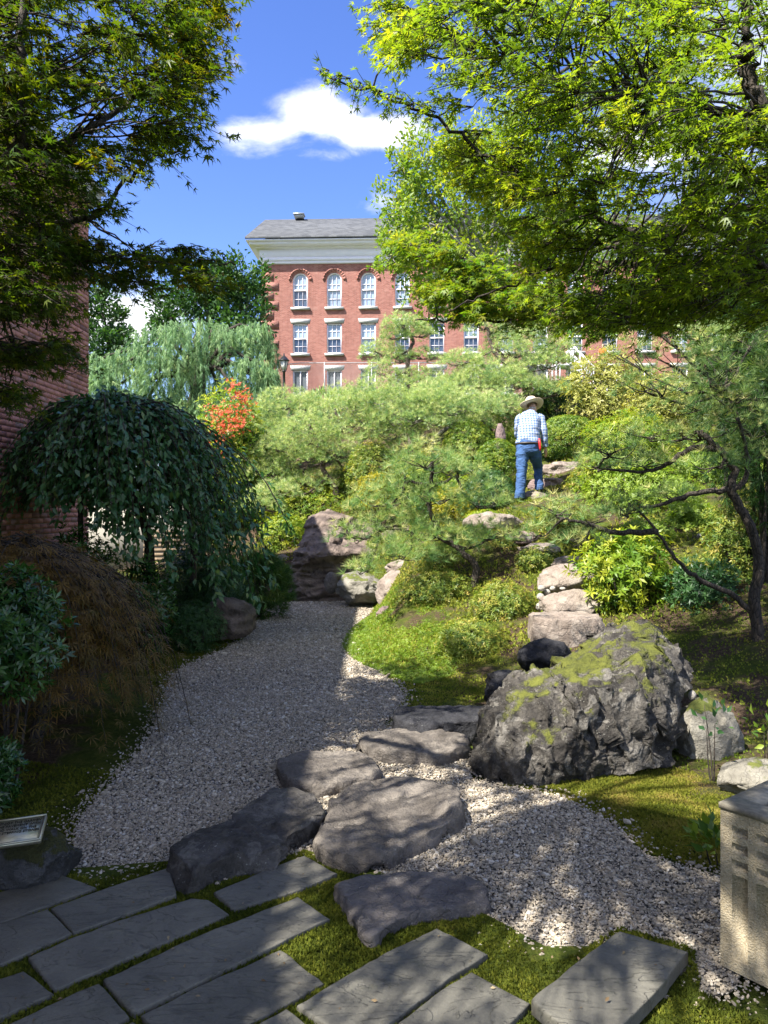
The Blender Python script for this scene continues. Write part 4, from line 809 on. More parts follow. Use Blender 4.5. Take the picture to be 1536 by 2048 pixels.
def build_street():
    b = at(568, 790, 40.); g = gz1(b[0], 40.); zt = at(568, 703, 40.)[2]
    E = empty('lamp_post', (b[0], 40., g), 'black lamp post with a lantern head before the far brick building', 'lamp post')
    a = Acc(); zz = zt - .98; a.tube([(b[0], 40, g - .1), (b[0], 40, g + .5), (b[0], 40, g + .52), (b[0], 40, zz - .1), (b[0], 40, zz - .06), (b[0], 40, zz)], [.11, .1, .075, .065, .11, .1], 10); a.build('pole', M['black'], E)
    a = Acc()
    for s in range(4):
        t0 = s * math.pi / 2 + .5; a.tube([(b[0] + .12 * math.cos(t0), 40 + .12 * math.sin(t0), zz), (b[0] + .24 * math.cos(t0), 40 + .24 * math.sin(t0), zz + .5)], .018, 4)
    hd = a.build('lantern', M['black'], E)
    a = Acc(); a.tube([(b[0], 40, zz + .02), (b[0], 40, zz + .48)], [.1, .2], 4); a.build('lantern_glass', plain('frosted_glass', (.6, .6, .56), .3), E)
    a = Acc(); a.tube([(b[0], 40, zz + .5), (b[0], 40, zz + .52), (b[0], 40, zz + .72), (b[0], 40, zz + .74), (b[0], 40, zz + .9)], [.3, .28, .1, .05, .02], 8); a.build('cap', M['black'], E)
    # chain link fence
    E = empty('chain_link_fence', (at(600, 790, 44)[0], 44., gz1(-4, 44)), 'galvanised chain link fence in front of the far brick building', 'fence')
    x0, x1 = at(555, 0, 44)[0], at(1120, 0, 44)[0]; zt = at(0, 726, 44)[2]; n = 7
    for k in range(n):
        x = x0 + (x1 - x0) * k / (n - 1); a = Acc(); a.tube([(x, 44, gz1(x, 44) - .1), (x, 44, zt + .05)], .035, 6); a.build('post', M['galv'], E)
    a = Acc(); a.tube([(x0, 44, zt - .15), (x0 + 1.3, 44, zt), (x1, 44, zt + .05)], .025, 5); a.build('top_rail', M['galv'], E)
    a = Acc(); h = 2.6; sp = .16
    for k in range(int((x1 - x0 + h) / sp)):
        for s in (1, -1):
            xa = x0 + k * sp - (h if s > 0 else 0); xb = xa + h * 1.
            pa, pb = (xa, zt - h), (xb, zt)
            if s < 0: pa, pb = (xa, zt), (xb, zt - h)
            lo_, hi_ = max(0, (x0 - xa) / h), min(1, (x1 - xa) / h)
            if hi_ <= lo_: continue
            f = lambda t: (xa + h * t, 44 + .004 * s, pa[1] + (pb[1] - pa[1]) * t); a.tube([f(lo_), f(hi_)], .0065, 3, cap=False)
    tag(a.build('wire_mesh', M['galv'], E), kind='stuff')
    # white stair with handrails in front of the right part of the building
    Y = 47.; E = empty('white_stair', at(1170, 770, Y), 'white outdoor stair with handrails against the far brick building', 'stair')
    for k, dy in enumerate((0, 1.3)):
        a = Acc(); A0, A1 = at(1146, 692, Y) + [0, dy, 0], at(1215, 762, Y) + [0, dy, 0]; a.tube([A0, A1], .07, 6); a.tube([A0 + [0, 0, -.7], A1 + [0, 0, -.7]], .05, 6)
        for t in np.linspace(0, 1, 6): p = A0 + (A1 - A0) * t; a.tube([p, p - [0, 0, 1.5]], .045, 5)
        a.build('handrail', M['white'], E)
    for t in np.linspace(0, 1, 12):
        a = Acc(); p = at(1146, 728, Y) + (at(1215, 798, Y) - at(1146, 728, Y)) * t; a.box(p + [0, .65, 0], (.14, .62, .03)); a.build('tread', M['white'], E)
    a = Acc(); p = at(1128, 728, Y); a.box(p + [0, .65, -.05], (.5, .65, .06))
    for q in (-.45, .45):
        for w_ in (.1, 1.2): a.tube([p + [q, w_, -1.6], p + [q, w_, 1.0]], .04, 5)
    a.build('landing', M['white'], E)
    # garden spotlight
    p = hit(1404, 1095, 7, 20); E = empty('garden_spotlight', p, 'small black garden spotlight on a spike among the right shrubs', 'spotlight')
    a = Acc(); a.tube([p - [0, 0, .05], p + [0, 0, .09]], .012, 6); a.build('spike', M['black'], E)
    a = Acc(); q = p + [0, 0, .1]; d = np.array([.35, -.3, -.85]); a.tube([q - d * .07, q - d * .05, q + d * .05, q + d * .055], [.02, .042, .05, .045], 10); a.build('lamp_head', M['black'], E)
build_street()
# ---------------------------------------------------------------- leaves
def star_leaf(angs, lens, notch=.24, droop=.18, w=None):
    V = [(0, 0, 0)]; tips = []
    for k, (a, l) in enumerate(zip(angs, lens)):
        if k > 0:
            am = (angs[k - 1] + a) / 2; V.append((notch * math.sin(am), notch * math.cos(am), .02))
        V.append((l * math.sin(a), l * math.cos(a), -droop * l * l))
    F = [(0, i + 1, i) for i in range(1, len(V) - 1)]
    return np.array(V, float), np.array(F)
A5 = [R(v) for v in (-92, -44, 0, 44, 92)]
MAPLE = star_leaf(A5, [.62, .92, 1.05, .92, .62], .27)
# narrow-lobed leaf of the lace maple
def lace_leaf():
    V = [(0, 0, 0)]; F = []
    for a, l in zip([R(v) for v in (-80, -38, 0, 38, 80)], [.65, .92, 1.08, .92, .65]):
        n = len(V); s, c = math.sin(a), math.cos(a); w = .045
        V += [(s * l * .5 - c * w, c * l * .5 + s * w, -.05), (s * l * .5 + c * w, c * l * .5 - s * w, -.05), (s * l, c * l, -.22 * l)]; F += [(0, n + 1, n), (n, n + 1, n + 2)]
    return np.array(V, float), np.array(F)
LACE = lace_leaf()
OVATE = (np.array([(0, 0, 0), (-.24, .42, .07), (.24, .42, .07), (0, 1, -.12), (0, .45, 0)], float), np.array([(0, 4, 1), (4, 3, 1), (0, 2, 4), (4, 2, 3)]))
NARROW = (np.array([(0, 0, 0), (-.13, .45, .03), (.13, .45, .03), (0, 1, -.08)], float), np.array([(0, 2, 1), (1, 2, 3)]))
def whorl(n=6, L=NARROW):
    V, F = [], []; k = 0
    for i in range(n):
        a = i / n * 6.283 + .3 * (i % 2); up = .35 + .2 * (i % 3)
        v = L[0]; x = v[:, 0:1] * np.array([math.cos(a), -math.sin(a), 0]) ; y = v[:, 1:2] * norm(np.array([math.sin(a), math.cos(a), up])); z = v[:, 2:3] * np.array([0, 0, 1.])
        V.append((x + y + z)[:, [0, 2, 1]] * [1, 1, 1]); F.append(L[1] + k); k += len(v)
    V = np.concatenate(V); return V, np.concatenate(F)
WHORL = whorl(6); SPRIG = whorl(4)
def tuft(n, spread, w, seed, l0=.75):
    rg = np.random.default_rng(seed); th = rg.uniform(0, 6.283, n); ph = spread * np.sqrt(rg.random(n)); l = rg.uniform(l0, 1., n)
    d = np.c_[np.sin(ph) * np.cos(th), np.cos(ph), np.sin(ph) * np.sin(th)]; s = norm(np.cross(d, rg.normal(size=(n, 3)))) * w; b = d * .06 * rg.random((n, 1))
    V = np.stack([b - s, b + s, b + d * l[:, None]], 1).reshape(-1, 3); return V, np.arange(3 * n).reshape(-1, 3)
TUFTS = [tuft(14, 1.15, .028, s) for s in range(3)]
TUFTN = [tuft(19, 1.25, .017, 10 + s) for s in range(3)]
HANG = [tuft(10, .55, .03, 20 + s) for s in range(3)]
TINY = tuft(3, 1.0, .21, 40, .6)
def rdir(n, rg=RNG): return norm(rg.normal(size=(n, 3)))
def leaves(acc, base, P, axis, nh, size, tint): 
    V, F, T = scat(base[0], base[1], np.asarray(P), frames(np.asarray(axis, float), np.asarray(nh, float)), size, tint); acc.add(V, F, T)

def shrub(name, label, cat, box, Y, leaf, size, mat, n, group=None, stems=5, lump=.22, flat=.5, top=1.0, seed=0, depth=.9, shell=.35, up=.5, bark='bark', full=False, tintmul=1.):
    """a shrub whose outline in the photograph is the box; it stands on the ground below"""
    n = int(n * .7); size = size * 1.17; rg = np.random.default_rng(seed + int(box[0] * 3 + box[1])); x0, y0, x1, y1 = box; a, b = at(x0, y1, Y), at(x1, y0, Y); rx = (b[0] - a[0]) / 2; cx = (a[0] + b[0]) / 2; zt = b[2]; zb = a[2]
    cy = Y + rx * depth * .4; g = gz1(cx, cy); 
    if g < zb and not full: zb = max(g - .03, zb - .6 * (zt - zb)); n = int(n * 1.25)
    E = empty(name, (cx, cy, min(g, zb)), label, cat, group); c = np.array([cx, cy, (zt + zb) / 2]); rz = (zt - zb) / 2; ry = rx * depth
    d = rdir(n, rg); d[:, 2] = np.where(rg.random(n) < .3, np.abs(d[:, 2]), d[:, 2])
    lp = np.array([noise.noise(Vector((q[0] * 2.1 + seed, q[1] * 2.1, q[2] * 2.1))) for q in d]); lp2 = np.array([noise.noise(Vector((q[0] * 5 + seed, q[1] * 5, q[2] * 5))) for q in d])
    r = (1 - shell * rg.random(n) ** 1.7) * (1 + lump * lp + lump * .6 * lp2)
    P = c + d * r[:, None] * [rx, ry, rz]
    ax = norm(d * [1, 1, .8] + [0, 0, up] + rdir(n, rg) * .55); nh = norm(d + [0, 0, .8] + rdir(n, rg) * .5)
    t = np.clip(.42 + .5 * lp2 + rg.normal(0, .2, n) + .25 * (r - .85), 0, 1) * tintmul
    A = Acc(); leaves(A, leaf, P, ax, nh, size * rg.uniform(.65, 1.2, n), t); tag(A.build('foliage', mat, E), kind='stuff')
    S = Acc(); root = np.array([cx, cy, min(g, zb + .05) - .04])
    for k in range(stems * 3):
        q = P[rg.integers(n)]; q = c + (q - c) * .8; m = (root + q) / 2 + rg.normal(0, .08, 3) * rx; rr = max(.006, rx * .035)
        S.tube(crom([root + rg.normal(0, .05, 3) * rx * [1, 1, 0], m, q], 6), np.linspace(rr, rr * .3, 6), 5)
    S.build('stems', M[bark], E)
    return E

def limb(S, pts, r0, r1, n=10, ns=7, wob=.0, rg=RNG, t=.5):
    P = crom(pts, n); 
    if wob: P[1:-1] += rg.normal(0, wob, (n - 2, 3))
    S.tube(P, np.linspace(r0, r1, n), ns, t); return P

def pine(label, trunks, pads, Y, tuftset, size, mat, dens, seed=0, r0=.06, group='cloud pruned pines on the hillside', bark='bark_pine', sparse=False, extra=(), name='pine_tree', upright=.9, bare=.018):
    """trunks: pixel polylines; pads: (px, py, width px, height px[, dY])"""
    rg = np.random.default_rng(seed); T = [np.array([at(p[0], p[1], Y + (p[2] if len(p) > 2 else 0)) for p in tr]) for tr in trunks]
    base = T[0][0].copy(); g = gz1(base[0], base[1]); base[2] = min(base[2], g) - .05; T[0] = np.concatenate([[base], T[0]])
    E = empty(name, base + [0, 0, .05], label, 'pine tree', group)
    S = Acc()
    skel = []
    for k, tr in enumerate(T): P = limb(S, tr, r0 * (1 if k == 0 else .5), r0 * (.45 if k == 0 else .14), 5 * len(tr), 8, r0 * .12, rg); skel.append(P)
    S.build('trunk', M[bark], E); S = Acc(); skel = np.concatenate(skel)
    for pd in pads:
        px, py, w, h = pd[:4]; dy = pd[4] if len(pd) > 4 else rg.uniform(-.25, .3); c = at(px, py, Y + dy); rx = w / 2 / FPX * Y * 1.05; rz = h / 2 / FPX * Y * 1.35; ry = max(rx * .75, .12)
        area = rx * ry * 3.14; n = max(14, int(area * dens * (2 if not sparse else 1)))
        u = np.sqrt(rg.random(n)) * rg.choice([1., 1.18], n, p=[.75, .25]); th = rg.uniform(0, 6.283, n); hgt = np.sqrt(np.maximum(0, 1 - u ** 2)); lp = np.array([noise.noise(Vector((q * 3 + px, v * 3 + py, seed))) for q, v in zip(u * np.cos(th), u * np.sin(th))])
        P = np.stack([c[0] + rx * u * np.cos(th) * (1 + .25 * lp), c[1] + ry * u * np.sin(th), c[2] - rz * .35 + rz * (hgt * rg.uniform(.15, 1.25, n) + .35 * lp) - .25 * rz * u ** 2], 1)
        out = np.c_[np.cos(th) * u, np.sin(th) * u, np.zeros(n)]; ax = norm(out * .8 + [0, 0, upright] + rdir(n, rg) * .45)
        A = Acc(); kk = rg.integers(0, len(tuftset), n); tt = np.clip(.38 + .45 * lp + rg.normal(0, .24, n) + .2 * hgt, 0, 1)
        for q in range(len(tuftset)):
            m = kk == q
            if m.any(): leaves(A, tuftset[q], P[m], ax[m], rdir(m.sum(), rg), size * rg.uniform(.75, 1.2, m.sum()), tt[m])
        tag(A.build('needle_pad', mat, E), kind='stuff')
        # the branch that carries the pad, forking below it
        s = skel[np.argmin(np.linalg.norm((skel - c) * [1, .6, 1.6], axis=1) + np.where(skel[:, 2] > c[2] + rz, .3, 0))]
        foot = c - [0, 0, rz * .55]; mid = (s + foot) / 2 + [0, 0, -.12 * np.linalg.norm(foot - s)] + rg.normal(0, .05, 3) * np.linalg.norm(foot - s)
        br = bare * (.7 + .5 * rg.random()); limb(S, [s, mid, foot], br * 1.3, br * .6, 8, 6, .006, rg)
        for q in range(7):
            th_ = rg.uniform(0, 6.283); e = foot + [rx * .75 * math.cos(th_), ry * .75 * math.sin(th_), rz * .5]; limb(S, [foot if q % 2 else mid * .4 + foot * .6, (foot + e) / 2 + [0, 0, -.1 * rz] + rg.normal(0, .03, 3), e], br * .55, br * .2, 6, 4, .004, rg)
    tag(S.build('branches', M[bark], E), kind='stuff')
    return E

def build_pines():
    G = 'cloud pruned pines on the hillside'
    pine('tall slim pine with tiered pads standing up against the brick building', [[(822, 800), (815, 755), (816, 720), (820, 698), (826, 680), (808, 655), (803, 638)]],
         [(806, 643, 82, 34), (838, 664, 66, 28), (792, 668, 60, 30), (768, 698, 88, 42), (846, 708, 62, 28), (764, 734, 64, 46), (838, 758, 116, 42), (790, 715, 50, 25)], 17., TUFTS, .10, M['pine'], 330, 1, .06, G)
    pine('broad pine with long flat boughs reaching over the walking man', [[(1052, 800), (1050, 770), (1040, 745), (1010, 725), (990, 705), (980, 680), (972, 650)]],
         [(1035, 690, 150, 70), (923, 718, 90, 34), (1098, 722, 130, 40), (985, 746, 160, 48), (1028, 765, 140, 40), (1112, 776, 110, 38), (935, 765, 130, 44), (969, 648, 84, 34), (1000, 668, 60, 30), (880, 772, 90, 36), (1075, 660, 80, 40), (1120, 690, 70, 36)], 16., TUFTS, .10, M['pine'], 330, 2, .07, G)
    pine('spreading pine with a bent grey trunk above the layered rock', [[(673, 990), (663, 962), (648, 943), (646, 925), (640, 900), (628, 870), (618, 850)], [(646, 925), (610, 938), (585, 933)], [(646, 925), (675, 905), (690, 895)]],
         [(616, 850, 124, 58), (560, 888, 96, 40), (605, 908, 120, 34), (680, 892, 96, 66), (532, 935, 120, 54), (612, 960, 120, 38), (522, 1002, 88, 44, -.8), (553, 978, 92, 36, -.5), (700, 930, 70, 50), (640, 880, 80, 36)], 15.5, TUFTS, .10, M['pine'], 330, 3, .07, G)
    pine('rounded pine at the crest beside the red flowering shrub', [[(578, 850), (578, 829), (585, 812), (570, 795)]],
         [(574, 800, 120, 52), (538, 842, 104, 54), (530, 888, 104, 40), (620, 810, 80, 40), (560, 860, 90, 40), (640, 835, 70, 40)], 17.5, TUFTS, .10, M['pine'], 330, 4, .06, G)
    pine('low wide pine in mid slope with a pale leaning bare trunk', [[(866, 886), (880, 868), (905, 850), (925, 836), (935, 815)], [(866, 880), (840, 868), (818, 858), (800, 860)]],
         [(912, 806, 180, 64), (826, 822, 150, 62), (869, 790, 120, 44), (783, 857, 130, 64), (757, 785, 130, 64), (735, 830, 100, 60), (700, 800, 110, 60), (950, 835, 70, 40), (770, 900, 90, 40), (1000, 800, 100, 44)], 14.5, TUFTS, .10, M['pine'], 330, 5, .055, G, 'bark_pale')
    pine('small open pine on a crooked trunk leaning over the bank', [[(948, 1176), (953, 1140), (941, 1120), (912, 1094), (880, 1060), (860, 1022), (862, 972), (866, 924)], [(862, 972), (900, 960), (920, 940)], [(912, 1094), (870, 1075), (810, 1062), (760, 1058)], [(862, 972), (820, 962), (808, 950)]],
         [(849, 912, 140, 66), (914, 930, 124, 66), (771, 990, 150, 62), (966, 990, 130, 74), (806, 955, 110, 60), (719, 1062, 110, 54), (862, 1060, 190, 60), (805, 1100, 150, 50), (784, 1034, 120, 50), (719, 1136, 66, 28, -.5), (980, 1060, 110, 50), (925, 1085, 90, 46), (880, 990, 110, 50)], 9.5, TUFTN, .115, M['pinef'], 185, 6, .05, G, 'bark', bare=.013)
    # the near pine on the right, open and twiggy
    pine('gnarled dark pine with bare sweeping branches right of the steps', [[(1520, 1300), (1510, 1200), (1520, 1120), (1494, 1037), (1463, 981), (1469, 934), (1435, 897), (1400, 860)], [(1463, 981), (1490, 960), (1494, 919), (1480, 850), (1450, 780)], [(1512, 1240), (1470, 1190), (1400, 1160), (1354, 1120), (1314, 1064), (1258, 1006)],
          [(1463, 981), (1400, 985), (1317, 1010), (1260, 1020)], [(1314, 1064), (1227, 1064), (1165, 1045), (1125, 1037)], [(1435, 897), (1385, 897), (1330, 930), (1277, 944), (1184, 934)]],
         [(1345, 700, 170, 90), (1420, 740, 130, 80), (1290, 760, 120, 60), (1380, 800, 160, 70), (1300, 860, 150, 50), (1400, 860, 140, 60), (1225, 890, 130, 44), (1195, 925, 110, 30), (1285, 920, 150, 34), (1480, 820, 120, 80), (1500, 900, 90, 60),
          (1110, 1010, 110, 50), (1180, 1030, 130, 44), (1250, 1010, 110, 50), (1070, 1060, 90, 44), (1160, 1075, 110, 36), (1340, 985, 120, 36), (1530, 760, 120, 90), (1330, 650, 120, 60), (1450, 690, 150, 80), (1500, 660, 140, 80), (1400, 660, 120, 60), (1460, 790, 150, 70), (1510, 850, 120, 70), (1350, 760, 130, 60), (1250, 700, 90, 50), (1430, 920, 120, 40)], 6.6, TUFTN, .10, M['pinef'], 250, 7, .058, G, 'bark', sparse=True, bare=.011)
build_pines()

# ---------------------------------------------------------------- other shrubs
def build_shrubs():
    sh = shrub
    sh('boxwood', 'clipped round box shrub left of the walking man', 'shrub', (950, 876, 1045, 1000), 12.6, SPRIG, .042, M['box'], 4200, 'clipped box shrubs', lump=.05, shell=.14, seed=1)
    sh('boxwood', 'big clipped box shrub right of the walking man', 'shrub', (1078, 828, 1205, 925), 13.6, SPRIG, .042, M['box'], 6000, 'clipped box shrubs', lump=.06, shell=.14, seed=2)
    sh('boxwood', 'low clipped shrub beside the reddish stone post', 'shrub', (885, 838, 995, 910), 14., SPRIG, .042, M['box'], 3600, 'clipped box shrubs', lump=.1, shell=.2, seed=3)
    sh('boxwood', 'small dark clipped shrub beneath the open pine by the man', 'shrub', (930, 940, 1030, 1030), 11.7, SPRIG, .04, M['darkbox'], 3000, 'clipped box shrubs', lump=.12, shell=.2, seed=4)
    sh('hedge', 'dark green clipped hedge behind the man\'s hat', 'hedge', (1060, 760, 1190, 850), 16.5, SPRIG, .055, M['darkbox'], 4200, lump=.1, shell=.2, seed=5)
    sh('hedge', 'fine green hedge along the crest below the brick building', 'hedge', (560, 776, 780, 860), 20., NARROW, .11, M['pine'], 5200, lump=.15, shell=.3, seed=6, up=.8)
    sh('hedge', 'soft green hedge behind the mid slope pine', 'hedge', (720, 770, 930, 850), 19., NARROW, .11, M['pine'], 4600, lump=.15, shell=.3, seed=7, up=.8)
    sh('golden_shrub', 'tall pale yellow shrub behind the round box', 'shrub', (1140, 690, 1310, 880), 14.6, SPRIG, .085, M['yellow'], 3000, lump=.28, shell=.6, seed=8, stems=8)
    sh('golden_shrub', 'yellow drooping shrub between the pale yellow shrub and dark pine', 'shrub', (1255, 740, 1420, 880), 12.4, SPRIG, .075, M['yellow'], 2400, lump=.25, shell=.6, seed=9, stems=7)
    sh('golden_shrub', 'olive yellow feathery shrub under the bough of the gnarled pine', 'shrub', (1170, 820, 1360, 950), 11., SPRIG, .06, M['lime'], 3600, lump=.25, shell=.5, seed=10)
    sh('azalea', 'lime green shrub beside the layered rock', 'shrub', (520, 975, 720, 1110), 15.2, SPRIG, .055, M['lime'], 4600, lump=.2, shell=.4, seed=11)
    sh('azalea', 'bright lime shrub on a short stem left of the layered rock', 'shrub', (515, 1030, 620, 1115), 14.2, SPRIG, .05, M['lime'], 2200, lump=.2, shell=.4, seed=12)
    sh('golden_shrub', 'small vivid yellow shrub on the open slope', 'shrub', (715, 945, 790, 992), 13.4, SPRIG, .06, M['gold'], 900, lump=.2, shell=.5, seed=13)
    sh('golden_shrub', 'little golden shrub behind the small open pine', 'shrub', (860, 975, 950, 1035), 11.3, SPRIG, .05, M['gold'], 900, lump=.2, shell=.5, seed=14)
    sh('azalea', 'grey green twiggy shrub between the two middle pines', 'shrub', (690, 880, 800, 985), 14.4, SPRIG, .055, M['azalea'], 2400, lump=.22, shell=.5, seed=15)
    sh('azalea', 'dense azalea beneath the crooked pine trunk', 'shrub', (795, 1140, 960, 1232), 9.4, SPRIG, .036, M['azalea'], 3400, 'azaleas on the bank', lump=.22, shell=.5, seed=16)
    sh('azalea', 'yellow tinged azalea beside the tan steps', 'shrub', (945, 1165, 1075, 1275), 8.4, SPRIG, .036, M['azalea'], 3400, 'azaleas on the bank', lump=.22, shell=.5, seed=17, tintmul=1.1)
    sh('azalea', 'low azalea spreading down toward the gravel', 'shrub', (870, 1240, 1020, 1345), 7.6, SPRIG, .034, M['azalea'], 3200, 'azaleas on the bank', lump=.25, shell=.5, seed=18, tintmul=1.)
    sh('azalea', 'small azalea at the top of the lower steps', 'shrub', (1035, 1092, 1120, 1150), 9.6, SPRIG, .036, M['azalea'], 1500, 'azaleas on the bank', lump=.2, shell=.5, seed=19)
    sh('azalea', 'sunlit azalea under the sweeping pine branch', 'shrub', (960, 1060, 1060, 1125), 10.2, SPRIG, .036, M['azalea'], 1800, 'azaleas on the bank', lump=.2, shell=.5, seed=20, tintmul=1.1)
    sh('azalea', 'patchy azalea between the rocks and the crooked trunk', 'shrub', (820, 1080, 950, 1160), 10.2, SPRIG, .038, M['azalea'], 2200, 'azaleas on the bank', lump=.25, shell=.6, seed=21)
    sh('rhododendron', 'glossy rhododendron right of the tan steps', 'shrub', (1165, 1060, 1360, 1255), 7.9, WHORL, .075, M['lime'], 1500, lump=.25, shell=.6, seed=22, stems=8)
    sh('rhododendron', 'leafy green shrub behind the rhododendron', 'shrub', (1330, 1000, 1450, 1110), 9.6, WHORL, .07, M['cover'], 900, lump=.25, shell=.6, seed=23)
    sh('yew', 'olive yew behind the gnarled pine trunk', 'shrub', (1420, 990, 1590, 1200), 7.9, SPRIG, .045, M['azalea'], 3600, lump=.2, shell=.5, seed=24)
    sh('ground_ivy', 'mound of blue green ground cover on the right slope', 'ground cover', (1170, 930, 1420, 1075), 10.6, WHORL, .06, M['cover'], 2600, lump=.25, shell=.5, seed=25, flat=.4)
    sh('ground_ivy', 'pale green ground cover behind the pine fork', 'ground cover', (1330, 880, 1560, 1020), 11.6, WHORL, .06, M['cover'], 2600, lump=.25, shell=.5, seed=26)
    sh('ground_ivy', 'dark leafy ground cover at the foot of the gnarled pine', 'ground cover', (1340, 1120, 1500, 1260), 7.6, WHORL, .055, M['darkbox'], 1400, lump=.25, shell=.6, seed=27)
    sh('dark_conifer', 'dark feathery conifer overhanging the right edge', 'conifer', (1420, 480, 1700, 830), 7.4, TUFTS[0], .13, M['conifer'], 4200, lump=.3, shell=.7, seed=28, up=-.1)
    sh('red_flowering_shrub', 'leafy shrub carrying clusters of coral red flowers', 'shrub', (375, 770, 530, 975), 15.5, SPRIG, .11, M['lime'], 1900, lump=.3, shell=.7, seed=29, stems=8)
    sh('leafy_shrub', 'dark green shrub below the red flowers', 'shrub', (440, 850, 550, 1010), 16.2, SPRIG, .11, M['darkbox'], 1400, lump=.25, shell=.6, seed=30)
    E = [o for o in bpy.data.objects if o.name.startswith('red_flowering')][0]; n = 420; rg = np.random.default_rng(5)
    cl = np.array([at(x, y, 15.0) for x, y in [(440, 830), (455, 815), (470, 840), (485, 825), (430, 850), (450, 860), (475, 795), (465, 775), (490, 790), (425, 820), (440, 880), (480, 855), (460, 850), (495, 810), (432, 905)]])
    P = cl[rg.integers(0, len(cl), n)] + rg.normal(0, .085, (n, 3)); A = Acc(); leaves(A, WHORL, P, rdir(n, rg) * .6 + [0, -.5, .5], rdir(n, rg), rg.uniform(.035, .06, n), rg.random(n)); o = A.build('flowers', M['flower'], E); tag(o, 'coral red flower clusters', kind='stuff')
    for k, (b, Y, m, lab) in enumerate([((1000, 860, 1075, 930), 14.8, 'lime', 'light green shrub between the stone post and the hat'), ((780, 905, 900, 985), 13.2, 'box', 'green shrub under the pale leaning trunk'), ((880, 950, 960, 1010), 12.4, 'lime', 'lime shrub between the open pine and the round box'),
            ((1140, 930, 1240, 1010), 11.6, 'azalea', 'olive shrub beside the uppermost steps'), ((1080, 1010, 1180, 1090), 10.2, 'azalea', 'low shrub above the head of the lower flight'), ((640, 940, 720, 1010), 15.8, 'box', 'green shrub at the bent grey trunk'), ((1240, 1040, 1350, 1110), 9.2, 'cover', 'light leafy shrub under the sweeping boughs'),
            ((930, 1020, 1020, 1080), 11.0, 'lime', 'lime tinted shrub behind the weathered stone'), ((1040, 790, 1110, 850), 17.5, 'lime', 'feathery lime shrub right behind the hat'), ((500, 880, 590, 960), 18., 'azalea', 'dull green shrub under the crest pine'), ((690, 985, 770, 1050), 14.2, 'azalea', 'small shrub on top of the layered rock'), ((930, 800, 1050, 880), 16.5, 'box', 'leafy green shrub behind the reddish stone post'), ((1080, 890, 1160, 935), 13.9, 'darkbox', 'dark shrub behind the uppermost steps')]):
        sh('slope_shrub', lab, 'shrub', b, Y, SPRIG, .05, M[m], 2200, 'shrubs between the hillside pines', lump=.25, shell=.5, seed=60 + k)
    # left bed
    sh('rhododendron', 'dark glossy shrub at the left edge in front of the lace maple', 'shrub', (-130, 1135, 112, 1310), 4.1, WHORL, .05, M['glossy'], 1100, 'glossy evergreens in the left bed', lump=.25, shell=.6, seed=31, stems=2)
    sh('rhododendron', 'small glossy shrub low at the left edge by the plaque rock', 'shrub', (-90, 1480, 30, 1620), 3.9, WHORL, .045, M['glossy'], 420, 'glossy evergreens in the left bed', lump=.25, shell=.6, seed=32)
    sh('rhododendron', 'fresh green rhododendron beneath the weeping tree', 'shrub', (215, 1130, 345, 1265), 7.9, WHORL, .075, M['glossy'], 700, 'glossy evergreens in the left bed', lump=.25, shell=.6, seed=33)
    sh('rhododendron', 'dull green shrub against the brown brick wall', 'shrub', (60, 1060, 235, 1210), 8.1, WHORL, .07, M['glossy'], 900, 'glossy evergreens in the left bed', lump=.25, shell=.6, seed=34)
    sh('azalea', 'dark low azalea behind the smooth brown rock', 'shrub', (350, 1140, 500, 1240), 9.6, SPRIG, .038, M['darkbox'], 2600, lump=.2, shell=.4, seed=35)
    sh('azalea', 'low spreading evergreen in front of the smooth brown rock', 'shrub', (320, 1205, 445, 1300), 8.2, SPRIG, .03, M['darkbox'], 2600, lump=.2, shell=.4, seed=36)
    sh('mugo_pine', 'bushy dwarf pine hanging over the gravel edge', 'shrub', (455, 1105, 582, 1222), 10.6, TUFTS[1], .10, M['conifer'], 1500, lump=.2, shell=.5, seed=37, up=.3)
    sh('azalea', 'small leafy shrub with bare twigs before the cream wall', 'shrub', (190, 1060, 320, 1180), 9.8, OVATE, .06, M['azalea'], 260, lump=.3, shell=.8, seed=38, stems=9)
    sh('leafy_shrub', 'dense dark shrub filling the shade under the weeping tree', 'shrub', (300, 1080, 480, 1220), 9.9, SPRIG, .06, M['weep'], 2600, lump=.25, shell=.5, seed=42)
    sh('leafy_weed', 'little leafy plant behind the concrete bin', 'plant', (1395, 1640, 1475, 1745), 3.3, OVATE, .055, M['box'], 90, lump=.3, shell=.9, seed=39, stems=1, full=True)
    sh('leafy_weed', 'few broad leaved sprigs before the pale boulder', 'plant', (1395, 1400, 1470, 1500), 4.3, OVATE, .05, M['darkbox'], 24, lump=.3, shell=.9, seed=40, stems=1, full=True)
    sh('leafy_weed', 'pale young sprig at the right edge above the low rock', 'plant', (1500, 1420, 1580, 1520), 4.3, OVATE, .055, M['box'], 34, lump=.3, shell=.9, seed=41, stems=1, full=True)
build_shrubs()

